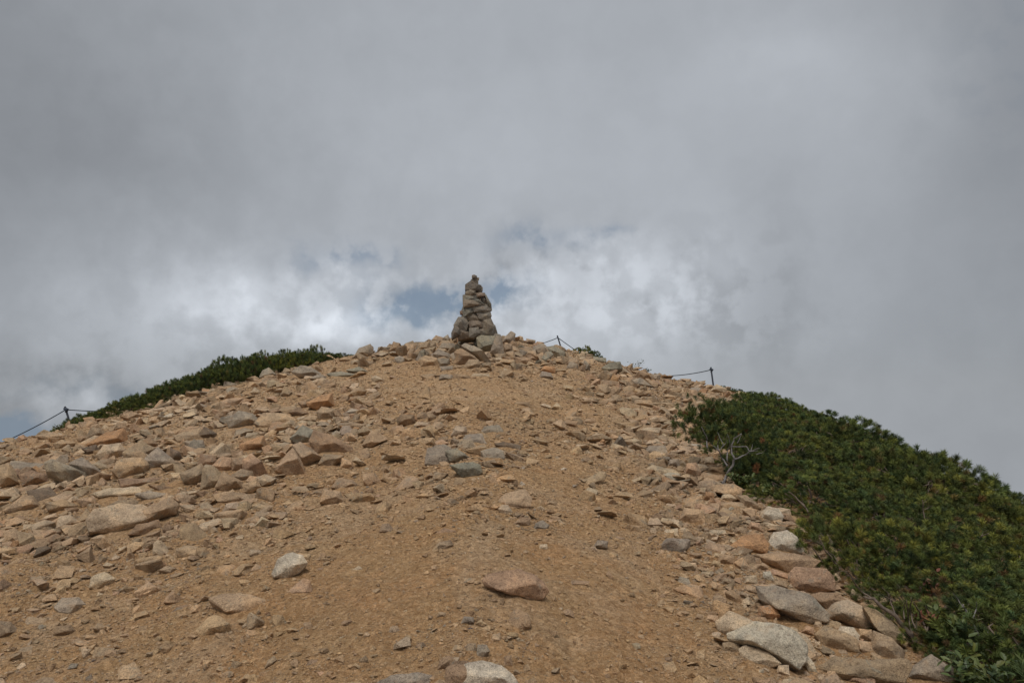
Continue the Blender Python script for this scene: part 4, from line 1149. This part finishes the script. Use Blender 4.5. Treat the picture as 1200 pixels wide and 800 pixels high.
# small ones behind the right shoulder
for (px, topy, s, lb) in [(682, 405, .42, 'small green dwarf pine behind the stones right of the middle rope post'), (694, 410, .34, 'small green dwarf pine, lower neighbour of the one by the middle rope post'),
                      (850, 452, .38, 'low dwarf pine just right of the right rope post'), (862, 455, .42, 'low dwarf pine between the right rope post and the thicket'), (876, 458, .46, 'low dwarf pine where the skyline strip meets the thicket'), (890, 462, .5, 'low dwarf pine at the upper tip of the thicket')]:
    R = crest_r(px) + 0.25; d = ray_dir(px, topy); h_ = math.hypot(d[0], d[1]); x, y = d[0] / h_ * R, d[1] / h_ * R
    H = EYE + d[2] / h_ * R - float(height(x, y, False))
    put_pine(x, y, s, k % 6, k * 1.3, lb, None, max(0.4, H / (0.47 * s)), 0.3); k += 1

# ------------------------------------------------------------------ the dwarf pine with the bare grey trunk, and bare stems by the edge
def px_path(pts2, r0, dr=0.0):
    out = []
    for i, (px, py) in enumerate(pts2):
        d = ray_dir(px, py); h_ = math.hypot(d[0], d[1]); r = r0 + dr * math.sin(i * 1.7)
        out.append(np.array([0, 0, EYE]) + d / h_ * r)
    return out
def Q(s, ox, oy, k):
    v = [float(t) for t in s.split()]; return [(ox + v[i] / k, oy + v[i + 1] / k) for i in range(0, len(v), 2)]
def bare_pine(name, foot, branches, label, ox, oy, k, crown=None, mat=M_BARK, dr=0.05, front=0.0):
    F0, _ = hit(*foot); r0 = math.hypot(F0[0], F0[1]) - front
    e = link(bpy.data.objects.new(name, None)); e.location = F0; tag(e, label, 'dwarf pine')
    for i, (s, ra, rb) in enumerate(branches):
        p = px_path(Q(s, ox, oy, k), r0, dr if i else 0.02)
        n = max(6, len(p) * 3)
        tube_obj('trunk' if i == 0 else 'branch', [(wiggle(p, n, 0.035, i * 3.1 + foot[0]), list(np.linspace(ra * .75, rb * .7, n)))], mat, e, 7, tuple(F0))
    if crown:
        V, F, c = crown(e, F0, r0)
        o = bpy.data.objects.new('needles', mesh_np('needles', V, F, M_NEEDLE, False, c)); link(o, e)
    return e
def crown_at(spots, r0, e0, seed, n=46, rad=0.13, back=0.15):
    gg = np.random.default_rng(seed); Cs = []
    for px, py in spots:
        c = px_path([(px, py)], r0 + back)[0]
        Cs.append(c + gg.normal(0, rad, (n, 3)) * np.array([1, 1, 0.7]))
    C = np.concatenate(Cs) - e0; m = len(C)
    D = np.array([0, -0.15, 1.0]) + gg.normal(0, 0.35, (m, 3)); D /= np.linalg.norm(D, axis=1, keepdims=True)
    col = GREENS[gg.choice(5, m)] 
    col = np.where(gg.uniform(0, 1, (m, 1)) < 0.05, np.array([[.18, .07, .03]]), col)
    return needle_tufts(C, D, gg.uniform(.07, .11, m), col, gg, 44)
bare_pine('dwarf_pine', (846, 568), [
    ('230 640 250 590 290 530 300 490 285 430 300 370 345 340', .020, .006),
    ('300 490 370 465 400 440 450 425', .011, .004), ('288 415 370 415 400 445 440 440', .008, .003), ('400 445 410 402', .005, .002),
    ('262 530 235 490 210 440 180 410', .012, .005), ('210 440 205 400 215 360', .008, .003), ('240 415 205 330', .006, .002),
    ('262 500 262 440 280 400 265 350', .010, .003), ('145 425 142 370 110 300', .010, .004), ('320 395 345 345', .005, .002), ('215 440 255 390 262 340', .006, .002), ('430 460 470 450 490 430', .005, .002)],
    'dwarf pine with a bent bare grey trunk and forked dead branches at the thicket edge', 800, 440, 5,
    lambda e, F0, r0: crown_at([(812, 493), (822, 490), (835, 487), (846, 492), (860, 494), (872, 500), (885, 510), (818, 503), (893, 528), (880, 545), (868, 550), (890, 560), (828, 515)], r0, F0, 5, 40, 0.10, 0.28), dr=0.06, front=0.05)
bare_pine('dwarf_pine', (1073, 752), [
    ('495 610 480 590 400 490 300 410 250 395', .022, .008), ('480 590 460 500 450 410', .009, .003), ('500 560 465 470 470 400', .007, .003),
    ('545 560 520 500 500 450 480 420', .008, .003), ('440 500 435 450 440 420', .005, .002), ('545 560 560 500 540 440', .006, .002), ('400 490 370 400 372 380', .006, .002), ('300 410 240 370 200 320 190 310', .007, .003)],
    'dwarf pine with a long dark crooked trunk lying beside the lower right stones', 950, 600, 4, None, M_TWIG, 0.08, 0.12)
bare_pine('dwarf_pine', (985, 668), [
    ('140 260 110 230 70 180 40 120', .010, .004), ('105 300 60 240 20 180 0 160', .008, .003), ('135 245 110 205 75 180', .007, .003), ('260 355 215 330 190 310', .006, .003)],
    'dwarf pine with thin grey stems reaching over the broad flat tan slab', 950, 600, 4, None, M_TWIG, 0.05, 0.2)
bare_pine('dwarf_pine', (1160, 745), [
    ('790 580 770 540 740 480 715 430', .009, .004), ('760 500 780 440 775 420', .005, .002), ('840 640 838 590 830 560', .006, .003), ('740 480 690 410 670 380', .006, .002)],
    'dwarf pine with pale dead twigs showing in the dark lower thicket', 950, 600, 4, None, M_BARK, 0.06, 0.35)
bare_pine('dwarf_pine', (958, 640), [
    ('720 775 660 710 620 680', .010, .004), ('735 800 700 740 690 690', .007, .003), ('600 690 640 720', .004, .002)],
    'dwarf pine with forked pale twigs above the whitish boulder', 800, 440, 5, None, M_TWIG, 0.05, 0.4)
bare_pine('dwarf_pine', (1083, 640), [
    ('560 665 556 620 552 570', .007, .004), ('560 620 585 605 600 600', .004, .002), ('552 590 570 570 575 568', .003, .002)],
    'dwarf pine with one bare forked twig in the middle of the thicket', 950, 450, 4.21, None, M_TWIG, 0.03, 0.7)
bare_pine('dwarf_pine', (1150, 660), [
    ('800 795 840 750 880 735', .008, .004), ('840 750 850 735 870 720', .004, .002)],
    'dwarf pine with a slanting pale twig at the right of the thicket', 950, 450, 4.21, None, M_TWIG, 0.03, 0.7)

# ------------------------------------------------------------------ leafy shrubs
def leafy(name, foot, spread, height_, nl, leaf, cols, label, cat, seed, up_=0.6, stems=9):
    gg = np.random.default_rng(seed); F0 = np.array(foot, float)
    e = link(bpy.data.objects.new(name, None)); e.location = F0; tag(e, label, cat)
    st, L = [], []
    for i in range(stems):
        a = gg.uniform(0, 6.28); ln = gg.uniform(.5, 1)
        p = [(0, 0, -0.03), (spread * .4 * ln * math.cos(a), spread * .4 * ln * math.sin(a), height_ * .5 * ln), (spread * ln * math.cos(a), spread * ln * math.sin(a), height_ * ln)]
        w = wiggle(p, 8, 0.1, seed + i); st.append((w, list(np.linspace(height_ * .018, height_ * .006, 8)))); L.append(w)
    V, F, C = [], [], []
    per = max(1, nl // stems)
    for w in L:
        for j in range(per):
            t = gg.uniform(0.3, 1.0) * 7; i = min(6, int(t)); c = w[i] + (w[i + 1] - w[i]) * (t - i) + gg.normal(0, leaf * .35, 3)
            d = gg.normal(0, 1, 3); d[2] = abs(d[2]) * .5 + up_ * .4; d /= np.linalg.norm(d)
            s = np.cross(d, [0, 0, 1.0]) + gg.normal(0, .25, 3); s /= np.linalg.norm(s); nn = np.cross(s, d)
            l = leaf * gg.uniform(.7, 1.25); wd = l * .26; b = len(V)
            V += [c, c + d * l * .35 - s * wd + nn * l * .06, c + d * l * .75 - s * wd * .7 + nn * l * .05, c + d * l - nn * l * .05, c + d * l * .75 + s * wd * .7 + nn * l * .05, c + d * l * .35 + s * wd + nn * l * .06, c + d * l * .5]
            F += [(b, b + 1, b + 6), (b + 1, b + 2, b + 6), (b + 2, b + 3, b + 6), (b + 3, b + 4, b + 6), (b + 4, b + 5, b + 6), (b + 5, b, b + 6)]
            cc = np.array(cols[gg.integers(len(cols))]) * gg.uniform(.8, 1.2); C += [cc] * 7
    o = bpy.data.objects.new('leaves', mesh_np('leaves', V, F, M_LEAF, False, np.array(C))); link(o, e)
    tube_obj('stems', st, M_TWIG, e, 5, tuple(F0))
    return e
LG = [(.070, .090, .018), (.050, .072, .016), (.095, .105, .022)]
for i, (px, py, fr, sp, hh, lb) in enumerate([(1150, 800, .3, .20, .26, 'bright green leafy shrub at the bottom right corner under the pines, left one'), (1185, 800, .35, .22, .28, 'bright green leafy shrub at the bottom right corner under the pines, right one'),
                                     (1110, 745, .25, .14, .22, 'yellow green leafy sprig growing above the pointed grey slab'), (868, 575, .0, .12, .16, 'small leafy green shrub at the foot of the bare trunk'), (905, 590, 0.0, .14, .14, 'small yellowish shrub behind the slanting dull slab')]):
    p, _ = hit(px, py); f = p[:2] / np.linalg.norm(p[:2]); x, y = p[0] - f[0] * fr, p[1] - f[1] * fr
    leafy('leafy_shrub', (x, y, float(height(x, y, False))), sp, hh, 230, .045, LG, lb, 'shrub', 300 + i, stems=12)
RD = [(.13, .035, .015), (.17, .07, .02), (.10, .035, .018)]
for i, (px, py, fr, sp, lb) in enumerate([(1087, 745, .2, .05, 'red brown leafy sprig beside the long crooked trunk'), (1090, 700, .35, .05, 'orange leafed sprig in the lower thicket'),
                                      (294, 447, 0, .05, 'tiny red leafed plant at the lower edge of the left pines'), (870, 535, 0, .05, 'reddish leaf cluster behind the forked bare branches')]):
    p, _ = hit(px, py); f = p[:2] / np.linalg.norm(p[:2]); x, y = p[0] - f[0] * fr, p[1] - f[1] * fr
    leafy('red_sprig', (x, y, float(height(x, y, False))), sp, .10 if i == 2 else .28, 40, .035, RD, lb, 'plant', 400 + i, stems=5)
for i, (px, topy, sp, lb) in enumerate([(722, 424, .16, 'low leafy shrub on the right skyline beside the greenish boulder'), (745, 421, .22, 'thin twiggy shrub sticking up on the right skyline'), (757, 433, .18, 'small twiggy shrub at the end of the right rope'),
                                        (392, 412, .16, 'thin twiggy shrub at the right end of the left pine strip'), (69, 497, .10, 'tiny green shrub left of the left rope post')]):
    R = crest_r(px) + 0.12; d = ray_dir(px, topy); h_ = math.hypot(d[0], d[1]); x, y = d[0] / h_ * R, d[1] / h_ * R
    zg = float(height(x, y, False)); H = max(.12, EYE + d[2] / h_ * R - zg)
    leafy('twiggy_shrub', (x, y, zg), sp, H, 90, .035, [(.07, .08, .035), (.05, .07, .03)], lb, 'shrub', 500 + i, stems=11)

# ------------------------------------------------------------------ rope fence
def on_ray(px, py, r):
    d = ray_dir(px, py); h_ = math.hypot(d[0], d[1]); return np.array([0, 0, EYE]) + d / h_ * r
def post(fence, top_px, foot_px, r, cap=True):
    top = on_ray(*top_px, r); foot = on_ray(*foot_px, r); d = foot - top; d /= np.linalg.norm(d)
    zg = float(height(foot[0], foot[1], False)); L = max(np.linalg.norm(foot - top), (top[2] - zg) / max(.3, -d[2])) + 0.15
    bot = top + d * L
    o = tube_obj('post', [([top, top * .5 + bot * .5, bot], [.017, .018, .019])], M_POST, fence, 8, tuple(bot))
    if cap: tube_obj('knot', [([top + d * .03 + np.array([-.02, 0, .0]), top + d * .06 + np.array([.02, 0, 0]), top + d * .10 + np.array([-.012, 0, 0])], [.024, .034, .022])], M_ROPE, fence, 8, tuple(top))
    return top + d * 0.055
def rope(fence, a, b, sag, rad=.0085):
    p = [a + (b - a) * t - np.array([0, 0, sag * 4 * t * (1 - t)]) for t in np.linspace(0, 1, 14)]
    tube_obj('rope', [(p, [rad] * 14)], M_ROPE, fence, 6, tuple(a))
f1 = link(bpy.data.objects.new('rope_fence', None)); f1.location = on_ray(80, 497, 15.0); tag(f1, 'dark rope strung from a leaning iron post on the far left skyline', 'rope fence')
tA = post(f1, (76, 476), (83, 499), 14.9)
tL = post(f1, (-60, 538), (-55, 570), 14.2)
tR = post(f1, (165, 478), (168, 500), 16.4)
rope(f1, tL, tA, 0.06); rope(f1, tA, tR, 0.02)
f2 = link(bpy.data.objects.new('rope_fence', None)); f2.location = on_ray(745, 440, 18.5); tag(f2, 'dark rope strung between iron posts behind the crest right of the cairn', 'rope fence')
t0 = post(f2, (575, 408), (577, 430), 21.0)
t1 = post(f2, (653, 393), (659, 412), 18.6, False)
t2 = post(f2, (700, 425), (703, 450), 19.6)
t3 = post(f2, (752, 436), (754, 460), 18.6)
t4 = post(f2, (833, 430), (836, 452), 16.6)
rope(f2, t0, t1, 0.10); rope(f2, t1, t2, 0.01); rope(f2, t2, t3, 0.03); rope(f2, t3, t4, 0.07)
